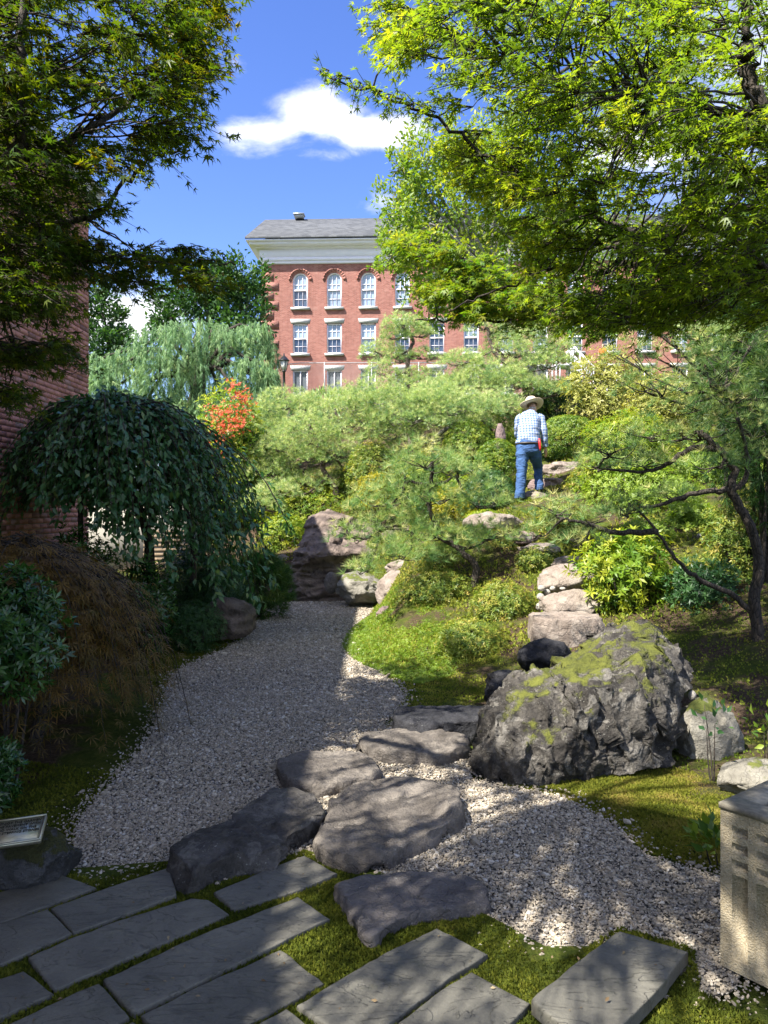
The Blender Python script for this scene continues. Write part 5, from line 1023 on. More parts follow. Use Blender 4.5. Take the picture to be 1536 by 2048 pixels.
# ---------------------------------------------------------------- trees
def tree(label, base, blobs, leaf, size, mat, n, seed, bark='bark', r0=.2, name='broadleaf_tree', up=.2, shell=.8, cat='tree', tm=1.):
    """blobs: (centre, radii) lobes of the crown"""
    rg = np.random.default_rng(seed); base = np.array([base[0], base[1], gz1(base[0], base[1])]); E = empty(name, base, label, cat); S = Acc(); A = Acc()
    vol = np.array([np.prod(b[1]) ** .67 for b in blobs]); ct = np.mean([b[0] for b in blobs], axis=0)
    limb(S, [base - [0, 0, .3], base * .5 + ct * .5 + [.1 * r0, 0, -.3], ct + [0, 0, .5]], r0, r0 * .3, 12, 8, r0 * .1, rg)
    for (c, r), v in zip(blobs, vol / vol.sum()):
        c = np.array(c); r = np.array(r); m = int(n * v); 
        limb(S, [base + (ct - base) * rg.uniform(.4, .8), (ct + c) / 2 + rg.normal(0, .2, 3), c], r0 * .35, r0 * .08, 8, 6, r0 * .05, rg)
        for q in range(8): e = c + rdir(1, rg)[0] * r * .85; limb(S, [c, (c + e) / 2 + rg.normal(0, .1, 3) * r, e], r0 * .1, r0 * .02, 6, 4, r0 * .02, rg)
        # leaf clumps along the lobe
        nc = max(6, m // 28); cc = rdir(nc, rg); cc = cc * (1 - shell * rg.random((nc, 1)) ** 1.5); k = rg.integers(0, nc, m)
        P = c + (cc[k] + rg.normal(0, .13, (m, 3))) * r; d = norm(P - c)
        t = np.clip(.4 + rg.normal(0, .16, m) + rg.normal(0, .15, nc)[k] + .15 * d[:, 2], 0, 1) * tm
        leaves(A, leaf, P, norm(d * .6 + [0, 0, up] + rdir(m, rg) * .8), norm(rdir(m, rg) + [0, 0, .7]), size * rg.uniform(.7, 1.2, m), t)
    tag(A.build('crown', mat, E), kind='stuff'); S.build('trunk', M[bark], E); return E
def pxblob(px, py, w, h, Y, d=None): r = w / 2 / FPX * Y; return (at(px, py, Y), (r, d or r * .8, h / 2 / FPX * Y))
def build_far_trees():
    tree('tall pale green broadleaf tree right of the arched windows', (5.5, 25), [pxblob(*b) for b in [(850, 330, 130, 170, 24), (880, 430, 190, 180, 24.5), (830, 520, 150, 130, 23.5), (930, 560, 180, 170, 24.5), (1000, 420, 200, 220, 26), (1080, 520, 220, 220, 26), (920, 300, 120, 150, 25), (1180, 440, 220, 240, 27), (860, 610, 110, 110, 23.5), (1010, 300, 180, 160, 26), (800, 430, 110, 170, 23.5), (805, 340, 80, 110, 23.5), (790, 510, 90, 90, 23.)]],
         OVATE, .16, M['ginkgo'], 30000, 51, 'bark_pale', .22)
    tree('dense dark tree behind the weeping conifer, beside the brick building', (-11, 44), [pxblob(*b) for b in [(450, 560, 130, 120, 42), (500, 590, 100, 140, 44), (400, 600, 140, 140, 43), (480, 650, 140, 140, 42), (330, 640, 120, 120, 44)]], OVATE, .3, M['fartree'], 9000, 52, 'bark', .35)
    tree('distant hazy tree behind the corner of the brown brick building', (-19, 52), [pxblob(*b) for b in [(215, 680, 110, 90, 50), (190, 610, 90, 120, 50), (250, 720, 110, 70, 50), (230, 640, 60, 60, 52)]], OVATE, .34, M['fartree'], 4200, 53, 'bark', .3, tm=1.1)
    tree('far rounded tree at the left end of the brick building', (-24, 60), [pxblob(*b) for b in [(140, 700, 140, 120, 58), (90, 650, 150, 160, 58)]], OVATE, .4, M['fartree'], 3000, 54, 'bark', .3)
    tree('green tree at the right behind the golden shrub', (17, 33), [pxblob(*b) for b in [(1450, 640, 220, 200, 32), (1560, 560, 240, 260, 32), (1360, 600, 140, 120, 33)]], OVATE, .22, M['fartree'], 6500, 55, 'bark', .3)
    # weeping blue conifer
    rg = np.random.default_rng(61); Y = 24.; bs = at(400, 880, Y); g = gz1(bs[0], Y); E = empty('weeping_conifer', (bs[0], Y, g), 'large weeping blue green conifer with hanging curtains of needles', 'conifer'); S = Acc(); A = Acc()
    tops = [(330, 655, 120), (400, 640, 120), (450, 665, 110), (290, 690, 120), (240, 730, 110), (205, 760, 80), (360, 700, 140), (430, 710, 120), (510, 655, 60), (525, 690, 60), (500, 720, 70), (300, 770, 120), (380, 780, 140), (250, 790, 100), (470, 760, 100), (200, 720, 50), (535, 740, 40), (340, 740, 120), (215, 790, 80), (280, 820, 110), (350, 830, 120), (420, 830, 110), (480, 800, 90), (520, 770, 60), (320, 860, 110), (400, 870, 110), (440, 790, 110), (545, 780, 30), (230, 840, 90)]
    limb(S, [(bs[0], Y, g - .2), at(390, 780, Y), at(400, 660, Y)], .3, .08, 12, 8, .05, rg)
    for (px, py, w) in tops:
        c = at(px, py, Y + rg.uniform(-.8, .4)); limb(S, [at(395, 760, Y), (at(395, 720, Y) + c) / 2 + [0, 0, .4], c], .1, .03, 8, 5, .03, rg)
        for k in range(66):
            th = rg.uniform(0, 6.283); rr = w / 2 / FPX * Y * math.sqrt(rg.random()) * 1.15; p = c + [rr * math.cos(th), rr * math.sin(th) * .9 - .2, -.25 * (rr / .9) ** 2 + rg.normal(0, .08)]
            L = rg.uniform(.35, 1.0); m = int(L / .085); s = np.arange(m) * .085; dx = norm(np.array([math.cos(th), math.sin(th), 0])) * .25
            Q = p + np.outer(np.sin(np.minimum(s * 1.2, 1.5)) * .5, dx) - np.outer(s, [0, 0, 1]) + rg.normal(0, .012, (m, 3)); tt = np.clip(.45 + rg.normal(0, .18) + rg.normal(0, .1, m) - .12 * s, 0, 1)
            leaves(A, HANG[k % 3], Q, np.tile([0, 0, -1.], (m, 1)) + rg.normal(0, .3, (m, 3)) + dx, rdir(m, rg), rg.uniform(.17, .27, m), tt)
    tag(A.build('crown', M['blue'], E), kind='stuff'); S.build('trunk', M['bark'], E)
build_far_trees()

def build_weeping_tree():
    rg = np.random.default_rng(71); Y = 8.9; g = at(290, 1190, Y); g[2] = gz1(g[0], Y); E = empty('weeping_tree', g, 'weeping tree with arching curtains of dark glossy leaves by the path', 'tree'); S = Acc(); A = Acc()
    ap = at(225, 822, Y)
    limb(S, [g - [0, 0, .1], at(300, 1100, Y), at(262, 980, Y), at(250, 900, Y), ap - [0, 0, .1]], .065, .03, 16, 8, .008, rg)
    limb(S, [at(165, 1150, Y - .3) * [1, 1, 0] + [0, 0, .1], at(162, 1050, Y - .3), at(170, 950, Y - .1), at(225, 870, Y)], .035, .02, 12, 7, .006, rg)
    limb(S, [at(386, 1165, Y - .2), at(385, 1090, Y - .2), at(360, 980, Y), at(300, 890, Y)], .04, .02, 12, 7, .006, rg)
    for k in range(380):
        th = rg.uniform(0, 6.283); c, s = math.cos(th), math.sin(th); right = max(0, c); left = max(0, -c)
        Rm = .95 + 1.05 * right ** 1.3 + .38 * left; rr = Rm * rg.uniform(.25, 1.) ** .7; dr = (.95 + 1.35 * right ** 1.2 + .1 * left + .42 * abs(s)) * rg.uniform(.55, 1.05) * (.35 + .65 * rr / Rm)
        st = ap + [rg.normal(0, .12), rg.normal(0, .12), rg.uniform(-.12, .06)]
        if rr < Rm * .45: dr *= .5
        e1 = st + [rr * c * .42, rr * s * .40, .08 - .2 * (rr / 1.9) ** 2 + rg.normal(0, .05)]; e2 = st + [rr * c * .8, rr * s * .8, -.42 * dr + rg.normal(0, .05)]; e3 = st + [rr * c * 1.02, rr * s * .95, -dr]
        P = crom([st, e1, e2, e3], 26); S.tube(P[::3], np.linspace(.011, .003, len(P[::3])), 4)
        m = int(22 + 40 * dr); u = rg.random(m) ** .8; i = np.clip((u * 25).astype(int), 0, 24); Q = P[i] + (P[i + 1] - P[i]) * rg.random((m, 1)) + rg.normal(0, .025, (m, 3)); T = norm(P[i + 1] - P[i])
        leaves(A, OVATE, Q, norm(T * .5 + rdir(m, rg) * .8 + [c * .4, s * .4, -.4]), norm(rdir(m, rg) * .6 + [c * .5, s * .5, .8]), rg.uniform(.07, .115, m), np.clip(.36 + rg.normal(0, .2, m) + (rg.random(m) < .012) * .6, 0, 1))
    tag(A.build('crown', M['weep'], E), kind='stuff'); S.build('trunk', M['bark'], E)
build_weeping_tree()
def build_lace_maple():
    rg = np.random.default_rng(81); c = at(60, 1330, 5.05); c[2] = 0; E = empty('lace_leaf_maple', c, 'mounded lace leaf maple with rusty red brown foliage beside the gravel', 'tree'); S = Acc(); A = Acc(); ap = np.array([c[0] - .12, c[1] + .1, 1.25])
    limb(S, [c - [0, 0, .1], c + [.08, 0, .4], c + [-.1, .05, .8], ap - [0, 0, .1]], .05, .02, 12, 8, .01, rg)
    for k in range(430):
        th = rg.uniform(0, 6.283); cs, s = math.cos(th), math.sin(th); Rm = .98 * (1 + .1 * math.sin(3 * th + 1)); f = rg.random() ** .5; rr = Rm * f; dr = 1.25 * (f ** 1.8) * rg.uniform(.75, 1.0) + .05
        st = ap + rg.normal(0, .05, 3); e1 = st + [rr * cs * .5, rr * s * .5, -.02 - .12 * dr]; e2 = st + [rr * cs * .85, rr * s * .85, -.45 * dr]; e3 = st + [rr * cs, rr * s, -dr]; P = crom([st, e1, e2, e3], 22); S.tube(P[::3], np.linspace(.006, .0015, len(P[::3])), 4)
        m = 38; u = rg.random(m) ** .6; i = np.clip((u * 21).astype(int), 0, 20); Q = P[i] + rg.normal(0, .05, (m, 3)) * [1, 1, .5]; T = norm(P[i + 1] - P[i]); out = np.array([cs, s, 0])
        lf = np.clip(.55 + .28 * (Q[:, 2] - .6) + rg.normal(0, .18, m), 0, 1)
        leaves(A, LACE, Q, norm(T * .35 + [0, 0, -.3] + out * .8 + rdir(m, rg) * .55), norm(out * .5 + [0, 0, 1.] + rdir(m, rg) * .4), rg.uniform(.05, .092, m), lf)
    tag(A.build('crown', M['lace'], E), kind='stuff'); S.build('trunk', M['bark'], E)
build_lace_maple()

# ---------------------------------------------------------------- the two maples overhead
def spray(S, A, L, c, out, R_, n, rg, size, tm=0., droop=.12, single=None):
    """a flat tier of leaves: twigs fanning from the inner end, leaves along them"""
    out = norm(out * [1, 1, .25]); side = np.cross(out, [0, 0, 1.]); st = c - out * R_ * .9; nt = max(4, n // 9)
    for k in range(nt):
        a = rg.uniform(-1.05, 1.05); l = R_ * 1.9 * rg.uniform(.55, 1.05) * math.cos(a * .55); d = out * math.cos(a) + side * math.sin(a)
        e = st + d * l + [0, 0, -droop * l * l / max(R_, .1) * .6 + rg.normal(0, .05)]; md = st + d * l * .5 + [0, 0, rg.normal(0, .025)]
        P = crom([st, md, e], 9); S.tube(P[::4], np.linspace(.0045, .0012, 3), 3, cap=False)
        m = n // nt + 1; i = np.clip((rg.uniform(.15, 1., m) * 8).astype(int), 0, 7); Q = P[i] + (P[i + 1] - P[i]) * rg.random((m, 1)) + rg.normal(0, .018, (m, 3)); T = norm(P[i + 1] - P[i])
        ax = norm(T + rdir(m, rg) * .75 + [0, 0, -.25]); nh = norm(rdir(m, rg) * .55 + [0, 0, 1.]); sz = size * rg.uniform(.6, 1.15, m); tt = np.clip(.38 + tm + rg.normal(0, .17, m), 0, 1)
        if single is not None and len(single) < 280:
            single.append((Q[0], ax[0], nh[0], sz[0])); Q, ax, nh, sz, tt = Q[1:], ax[1:], nh[1:], sz[1:], tt[1:]
        if len(Q): leaves(A, L, Q, ax, nh, sz, tt)
    return st
def leaf_objects(single, mat, parent):
    from mathutils import Matrix
    V, F = MAPLE; mes = []
    for k in range(4):
        o = mesh_np('leaf', V, F, mat, None, tint=np.full(len(F), .2 + .2 * k)); mes.append(o.data); COL.objects.unlink(o); bpy.data.objects.remove(o)
    pl = parent_loc(parent)
    for k, (q, a, nh, s) in enumerate(single):
        Q = frames(a[None], nh[None])[0] * s; o = bpy.data.objects.new('leaf', mes[k % 4]); link(o, parent)
        o.matrix_local = Matrix([[Q[0, 0], Q[0, 1], Q[0, 2], q[0] - pl[0]], [Q[1, 0], Q[1, 1], Q[1, 2], q[1] - pl[1]], [Q[2, 0], Q[2, 1], Q[2, 2], q[2] - pl[2]], [0, 0, 0, 1]])
def maple(label, base, limbs, pads, mat, size, seed, r0=.11, yellow=None):
    rg = np.random.default_rng(seed); E = empty('maple_tree', base, label, 'tree'); S = Acc(); A = Acc(); sk = []; single = []
    for k, (pts, ra, rb) in enumerate(limbs): sk.append(limb(S, pts, ra, rb, 8 * len(pts), 8, .012, rg))
    S.build('trunk', M['bark'], E); S = Acc(); sk = np.concatenate(sk); twig = Acc()
    hub = np.array(base) + [0, 0, 2.2]
    for (c, R_, n, tm, sg) in pads:
        c = np.array(c, float); out = c - hub; out[2] *= .3; st = spray(twig, A, MAPLE, c, norm(out), R_, n, rg, size, tm, single=single if sg else None)
        i = np.argmin(np.linalg.norm(sk - st, axis=1) + .0 * sk[:, 2]); s = sk[i]; l = np.linalg.norm(st - s)
        if l > .05: limb(S, [s, (s + st) / 2 + [0, 0, .06 * l] + rg.normal(0, .04, 3) * l, st], min(.016, .005 + .005 * l), .0025, 8, 5, .006, rg)
    cr = A.build('crown', mat, E); tag(cr, kind='stuff'); twig.add(np.concatenate(S.V), np.concatenate(S.F[4])) if S.V else None
    tag(twig.build('branches', M['bark'], E), kind='stuff'); leaf_objects(single, mat, cr)
    return E
def fill(poly, n, Ya, Yb, rg, Rm, leafn, tm=0., sg=False):
    out = []; poly = np.array(poly, float); lo, hi = poly.min(0), poly.max(0)
    while len(out) < n:
        p = rg.uniform(lo, hi)
        if inpoly(p[None], poly)[0]:
            Y = rg.uniform(Ya, Yb); out.append((at(p[0], p[1], Y), Rm * rg.uniform(.75, 1.2), int(leafn * 1.45 * rg.uniform(.7, 1.3)), tm + rg.normal(0, .1), sg))
    return out
def seen(c, xa, xb): return c[1] > .3 and xa < 768 + c[0] / c[1] * FPX < xb and HY - (c[2] - EYE - .25) / c[1] * FPX > -120
GAPS = [(0., .85, 2.7, 3.5, 4.8, .97), (.6, .95, 2.1, 4.8, 5.9, 1.), (.12, -.05, .6, 3.5, 4.2, .8), (.03, .05, 1., 2.3, 2.85, .72), (.1, 0., 2.2, 7., 10., 1.)]   # unseen canopy thinned so sun reaches these spots: height, x, y, how open
def opened(c, rg):
    for z, x0, x1, y0, y1, pr in GAPS:
        t = (c[2] - z) / TOSUN.z; gx, gy = c[0] - TOSUN.x * t, c[1] - TOSUN.y * t
        if x0 < gx < x1 and y0 < gy < y1 and rg.random() < pr: return True
    return False
def build_maples():
    rg = np.random.default_rng(91)
    # left maple: trunk outside the frame by the brick wall
    b = np.array([-3.0, 3.9, 0.])
    A_ = lambda px, py, Y: at(px, py, Y)
    limbs = [([b - [0, 0, .1], b + [.05, 0, .9], b + [.1, .05, 1.9], b + [.25, .1, 3.]], .11, .06), ([b + [.08, 0, 1.5], A_(-60, 560, 4.3), A_(60, 470, 4.6), A_(200, 430, 4.9)], .05, .015), ([b + [.2, .1, 2.6], A_(10, 330, 4.2), A_(40, 180, 4.3), A_(45, -20, 4.4)], .05, .02),
             ([b + [.05, 0, 1.3], A_(-80, 720, 4.4), A_(60, 700, 4.8), A_(170, 720, 5.1)], .035, .01), ([A_(60, 470, 4.6), A_(180, 520, 5.), A_(320, 520, 5.3), A_(470, 530, 5.6)], .02, .006), ([A_(10, 330, 4.2), A_(150, 280, 4.6), A_(260, 200, 4.9), A_(400, 120, 5.2)], .03, .008), ([A_(200, 430, 4.9), A_(290, 330, 5.), A_(380, 300, 5.2)], .016, .006), ([b + [.25, .1, 3.], b + [.8, -.9, 3.9], b + [1.4, -1.8, 4.4]], .05, .02), ([b + [.25, .1, 3.], b + [.9, 0., 4.3], b + [1.6, .3, 5.]], .05, .02)]
    pads = fill([(-60, -60), (470, -60), (455, 40), (420, 120), (410, 210), (380, 270), (330, 320), (240, 380), (120, 400), (-60, 420)], 170, 3.9, 5.5, rg, .2, 42)
    pads += fill([(330, -40), (490, -20), (470, 60), (440, 120), (400, 200), (340, 200)], 26, 4.6, 5.6, rg, .15, 34, .25, True)
    pads += fill([(-60, 400), (150, 400), (260, 420), (150, 470), (120, 560), (-60, 600)], 42, 4., 5.4, rg, .19, 42)
    pads += fill([(120, 480), (300, 500), (460, 505), (560, 528), (460, 580), (330, 570), (200, 570), (120, 560)], 46, 4.5, 5.4, rg, .17, 40)
    pads += fill([(-60, 560), (160, 570), (170, 620), (110, 640), (-60, 640)], 18, 4., 5.2, rg, .17, 40) + fill([(-60, 690), (140, 690), (165, 735), (60, 740), (-60, 720)], 20, 4.2, 5.2, rg, .15, 34) + fill([(-60, 770), (70, 770), (80, 810), (-60, 815)], 12, 4.2, 5., rg, .15, 36)
    for k in range(70): pads.append(((rg.uniform(-4.0, -1.3), rg.uniform(1.2, 4.6), rg.uniform(3.6, 5.6)), .26, 44, 0., False))   # crown above and beside the frame
    for k in range(360):
        c = (rg.uniform(-3.4, .3), rg.uniform(-.8, 3.0), rg.uniform(3.5, 4.9))
        if c[1] < 1.45 or (c[1] > 2.3 and c[0] > -1.9) or rg.random() < .2: pads.append((c, .26, 44, 0., False))   # unseen boughs added over the terrace for shade
    for k in range(45): pads.append(((rg.uniform(-3.3, -1.9), rg.uniform(.1, 2.2), rg.uniform(3.7, 5.)), .26, 46, 0., False))  # more unseen sprays, added to shade the slabs
    for k in range(26): pads.append(((rg.uniform(-2.2, -.9), rg.uniform(.7, 1.6), rg.uniform(3.7, 4.5)), .26, 46, 0., False))  # unseen sprays added to shade the gravel on the right
    pads = [p for p in pads if not seen(p[0], 455, 1500) and (-60 < 768 + p[0][0] / max(p[0][1], .3) * FPX < 1600 and HY - (p[0][2] - EYE) / max(p[0][1], .3) * FPX > 0 or not opened(p[0], rg))]
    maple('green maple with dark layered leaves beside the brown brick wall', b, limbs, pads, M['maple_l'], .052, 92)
    # right maple
    b = np.array([3.25, 4.4, .35]); P = A_
    limbs = [([b - [0, 0, .2], b + [-.1, 0, 1.0], b + [-.2, -.1, 2.0], b + [-.4, -.2, 2.9]], .13, .08), ([b + [-.15, 0, 1.7], P(1560, 330, 4.1), P(1520, 225, 4.), P(1490, 120, 4.), P(1500, -40, 4.)], .055, .03), ([P(1520, 225, 4.), P(1400, 215, 4.2), P(1260, 190, 4.4), P(1100, 160, 4.6), P(950, 100, 4.8)], .022, .006),
             ([b + [-.1, 0, 1.3], P(1500, 500, 4.6), P(1290, 470, 4.9), P(1130, 410, 5.), P(990, 320, 5.1), P(860, 230, 5.2), P(700, 170, 5.2), P(630, 138, 5.2)], .03, .003), ([P(1290, 470, 4.9), P(1180, 510, 5.2), P(1050, 560, 5.4), P(900, 620, 5.6)], .016, .005), ([P(1090, 380, 5.), P(1070, 280, 5.), P(1040, 200, 5.)], .010, .004), ([b + [-.4, -.2, 2.9], b + [-1.3, -.8, 3.9], b + [-2., -1.5, 4.3]], .06, .02)]
    pads = fill([(800, -60), (1600, -60), (1600, 260), (1180, 300), (1020, 260), (900, 180), (840, 90)], 150, 3.2, 5.2, rg, .2, 40)
    pads += fill([(1080, 280), (1600, 220), (1600, 560), (1300, 590), (1120, 540), (1000, 420)], 112, 3.5, 5.4, rg, .2, 42)
    pads += fill([(860, 190), (1020, 260), (1080, 380), (1180, 520), (1050, 560), (980, 430), (900, 320)], 60, 4.6, 5.6, rg, .17, 40, .2)
    pads += fill([(1040, 560), (1300, 580), (1440, 600), (1300, 650), (1120, 650)], 40, 4.2, 5.4, rg, .16, 40)
    pads += fill([(1150, 560), (1600, 520), (1600, 650), (1250, 668)], 60, 4.4, 5.8, rg, .18, 44) + fill([(1150, 60), (1600, 60), (1600, 560), (1250, 560)], 60, 4.8, 6.2, rg, .2, 44)
    pads += fill([(740, 0), (850, 20), (880, 110), (820, 130), (770, 90)], 22, 4.2, 5., rg, .14, 34, .15, True)
    for t in np.linspace(0, 1, 11): q = at(640 + 200 * t, 142 + 85 * t, 5.2); pads.append((q, .07 + .05 * t, 14 + int(14 * t), .0, True))
    for k in range(60): pads.append(((rg.uniform(.8, 3.4), rg.uniform(.6, 3.2), rg.uniform(3.4, 5.)), .26, 44, 0., False))
    pads = [p for p in pads if not seen(p[0], 440, 600) and (-60 < 768 + p[0][0] / max(p[0][1], .3) * FPX < 1600 and HY - (p[0][2] - EYE) / max(p[0][1], .3) * FPX > 0 or not opened(p[0], rg))]
    maple('bright green maple arching across the upper right with backlit leaves', b, limbs, pads, M['maple'], .048, 93)
    # yellowing maple further back
    b = np.array([4.15, 9.2, 0.]); b[2] = gz1(b[0], b[1]); Y = 8.2
    limbs = [([b - [0, 0, .1], P(1445, 860, Y + .8), P(1420, 720, Y + .6), P(1320, 640, Y + .3), P(1180, 615, Y), P(1120, 600, Y), P(1020, 560, Y)], .028, .012), ([P(1120, 620, Y), P(1000, 640, Y), P(900, 640, Y), P(830, 640, Y)], .02, .006), ([P(1020, 560, Y), P(930, 520, Y), P(860, 490, Y), P(790, 500, Y)], .02, .006)]
    pads = fill([(770, 490), (860, 465), (960, 520), (1060, 560), (1100, 640), (980, 655), (880, 640), (830, 570), (860, 540)], 80, 7.8, 8.8, rg, .22, 46, .1) + fill([(880, 560), (1060, 580), (1080, 650), (900, 650)], 30, 7.6, 8.6, rg, .22, 46, .1) + fill([(1080, 580), (1250, 600), (1240, 670), (1100, 660)], 26, 7.8, 9., rg, .22, 46)
    maple('yellowing maple with low drooping sprays before the far building', b, limbs, pads, M['maple_y'], .066, 94)
build_maples()
# ---------------------------------------------------------------- moss, ground cover, litter
def poly_pts(px, n, rg, z=0.):
    poly = np.array([onz(x, y, z)[:2] for x, y in px]); lo, hi = poly.min(0), poly.max(0); q = rg.uniform(lo, hi, (n, 2)); return q[inpoly(q, poly)]
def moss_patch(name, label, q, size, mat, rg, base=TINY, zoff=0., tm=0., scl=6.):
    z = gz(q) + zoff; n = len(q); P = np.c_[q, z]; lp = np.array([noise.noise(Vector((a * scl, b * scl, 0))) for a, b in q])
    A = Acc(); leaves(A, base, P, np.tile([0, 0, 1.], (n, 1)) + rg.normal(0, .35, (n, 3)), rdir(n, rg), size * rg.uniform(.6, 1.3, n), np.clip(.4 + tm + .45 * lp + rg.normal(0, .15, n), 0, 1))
    tag(A.build(name, mat), label, name.replace('_', ' '), kind='stuff')
def build_cover():
    rg = np.random.default_rng(101)
    bed = [(-250, 1800), (120, 1748), (192, 1768), (335, 1730), (440, 1775), (610, 1707), (690, 1745), (960, 1830), (1030, 1870), (1060, 1930), (1130, 1930), (1240, 1862), (1390, 1905), (1400, 1990), (1536, 2060), (1500, 2200), (-250, 2200)]
    q = poly_pts(bed, 95000, rg); inside = np.zeros(len(q), bool)
    for px, zt in SLABS:
        P = np.array([onz(x, y, zt)[:2] for x, y in px]); c = P.mean(0); inside |= inpoly(q, c + (P - c) * .985)
    q = q[~inside]; lp = np.array([noise.noise(Vector((a * 2.3, b * 2.3, 4))) for a, b in q]); q = q[(lp > -.42) | (rg.random(len(q)) < .25)]
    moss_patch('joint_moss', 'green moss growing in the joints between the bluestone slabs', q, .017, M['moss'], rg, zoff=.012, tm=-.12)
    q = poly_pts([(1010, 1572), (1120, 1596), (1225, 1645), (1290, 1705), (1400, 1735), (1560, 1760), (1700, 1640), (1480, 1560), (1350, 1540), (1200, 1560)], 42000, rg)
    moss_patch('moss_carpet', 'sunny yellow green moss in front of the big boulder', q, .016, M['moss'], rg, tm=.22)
    q = np.concatenate([poly_pts([(690, 1240), (760, 1215), (1000, 1330), (980, 1400), (800, 1450), (770, 1350), (690, 1300)], 40000, rg), poly_pts([(1060, 1180), (1120, 1300), (1000, 1400), (900, 1380), (820, 1260)], 26000, rg)]); q = q[~inpoly(q, PATH)]
    moss_patch('moss_bank', 'low grassy moss on the bank right of the gravel', q, .02, M['grass'], rg, tm=.0)
    q = np.concatenate([poly_pts([(684, 1298), (690, 1260), (740, 1235), (830, 1245), (905, 1290), (915, 1350), (840, 1372), (770, 1352), (715, 1328)], 9000, rg), poly_pts([(700, 1208), (760, 1205), (765, 1222), (720, 1222)], 1500, rg)]); q = q[~inpoly(q, PATH)]
    moss_patch('leafy_ground_cover', 'bright green leafy ground cover at the bend of the gravel', q, .028, M['cover'], rg, WHORL, .01, scl=3.)
    q = poly_pts([(-200, 1500), (240, 1545), (160, 1640), (150, 1740), (-200, 1800)], 22000, rg); q = np.concatenate([q, poly_pts([(260, 1310), (420, 1260), (505, 1262), (505, 1285), (420, 1325), (345, 1365), (320, 1420)], 16000, rg)]); q = q[~inpoly(q, PATH)]
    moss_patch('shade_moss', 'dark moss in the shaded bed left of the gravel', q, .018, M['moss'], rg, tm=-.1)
    q = rg.uniform([-2.5, 7.5], [7.5, 17.5], (42000, 2)); q = q[(q[:, 0] > -.2) | (q[:, 1] > 12.5)]; q = q[~inpoly(q, PATH)]
    lp = np.array([noise.noise(Vector((a * .9, b * .9, 9))) for a, b in q]); q = q[lp > -.25]
    moss_patch('slope_grass', 'thin grass and moss over the upper slope', q, .05, M['grass'], rg, scl=1.2)
    q = rg.uniform([1.5, 4.5], [6., 8.], (13000, 2)); moss_patch('right_bed_moss', 'patchy moss and needles under the gnarled pine', q, .024, M['grass'], rg, tm=-.1, scl=2.)
    # fallen leaves and grit on the slabs, stones and gravel
    q = poly_pts([(-100, 1760), (340, 1700), (900, 1540), (1300, 1700), (1400, 2100), (-100, 2100)], 320, rg); n = len(q); z = np.full(n, .012)
    for px, zt in SLABS: z[inpoly(q, [onz(x, y, zt)[:2] for x, y in px])] = zt + .006
    A = Acc(); leaves(A, OVATE, np.c_[q, z], np.c_[rg.normal(size=(n, 2)), rg.normal(0, .15, n)], np.tile([0, 0, 1.], (n, 1)) + rg.normal(0, .3, (n, 3)), rg.uniform(.008, .022, n), rg.random(n)); tag(A.build('fallen_leaves', M['litter']), 'small fallen leaves scattered on the terrace and gravel', 'leaf litter', kind='stuff')
build_cover()

# ---------------------------------------------------------------- people
def skin(name, joints, edges, mat, parent, root, sub=2, smooth=True):
    """joints: name -> (x, y, z, rx, ry)"""
    ks = list(joints); me = bpy.data.meshes.new(name); me.from_pydata([joints[k][:3] for k in ks], [(ks.index(a), ks.index(b)) for a, b in edges], [])
    o = link(bpy.data.objects.new(name, me), parent); md = o.modifiers.new('skin', 'SKIN'); md.use_smooth_shade = True
    sv = me.skin_vertices[0].data
    for i, k in enumerate(ks): sv[i].radius = joints[k][3:5]; sv[i].use_root = k == root
    sb = o.modifiers.new('sub', 'SUBSURF'); sb.levels = sub; sb.render_levels = sub; me.materials.append(mat); return o
def checkmat():
    m, N = newmat('checked_shirt'); P = coords(N, 'Object'); s = N.n('ShaderNodeSeparateXYZ', i={0: P})
    def stripes(v, per, w): return N.math('LESS_THAN', N.math('FRACT', N.math('DIVIDE', v, per)), w)
    a = stripes(N.math('ADD', s.outputs[0], N.math('MULTIPLY', s.outputs[1], .3)), .042, .45); b = stripes(N.math('ADD', s.outputs[2], 0.), .042, .45)
    f = N.math('MULTIPLY', N.math('ADD', a, b), .5); c = N.ramp(f, [(0, (.34, .375, .44)), (.5, (.2, .265, .40)), (1., (.06, .115, .28))])
    bs = N.n('ShaderNodeBsdfPrincipled', i={'Base Color': c, 'Roughness': .9}); wr = N.noise(P, 9, 3, .5, 1.5)
    N.t.links.new(N.n('ShaderNodeBump', i={'Strength': .7, 'Distance': .03, 'Height': wr}).outputs[0], bs.inputs['Normal']); fin(N, bs.outputs[0]); return m
def denimmat():
    m, N = newmat('denim'); P = coords(N, 'Object'); mp = N.n('ShaderNodeMapping', i={'Vector': P, 'Scale': (1., 1., 2.2), 'Rotation': (.4, .5, 0)}).outputs[0]; a = N.noise(mp, 7, 4, .5, 1.2); c = N.ramp(N.noise(P, 5, 5), [(.3, (.022, .06, .16)), (.7, (.05, .12, .28))])
    b = N.n('ShaderNodeBsdfPrincipled', i={'Base Color': c, 'Roughness': .9}); N.t.links.new(N.n('ShaderNodeBump', i={'Strength': .9, 'Distance': .04, 'Height': a}).outputs[0], b.inputs['Normal']); fin(N, b.outputs[0]); return m
M['shirt'] = checkmat(); M['denim'] = denimmat(); M['skin'] = plain('skin', (.46, .27, .19), .6, var=.08); M['hat'] = plain('straw_hat', (.58, .47, .33), .85, var=.12, bscale=90.); M['leather'] = plain('dark_leather', (.03, .022, .018), .5); M['redplastic'] = plain('red_handle', (.65, .03, .03), .45, var=.1); M['hair'] = plain('grey_hair', (.35, .33, .31), .8)
M['orange'] = plain('orange_vest', (.75, .16, .04), .8, var=.15, bscale=9.)
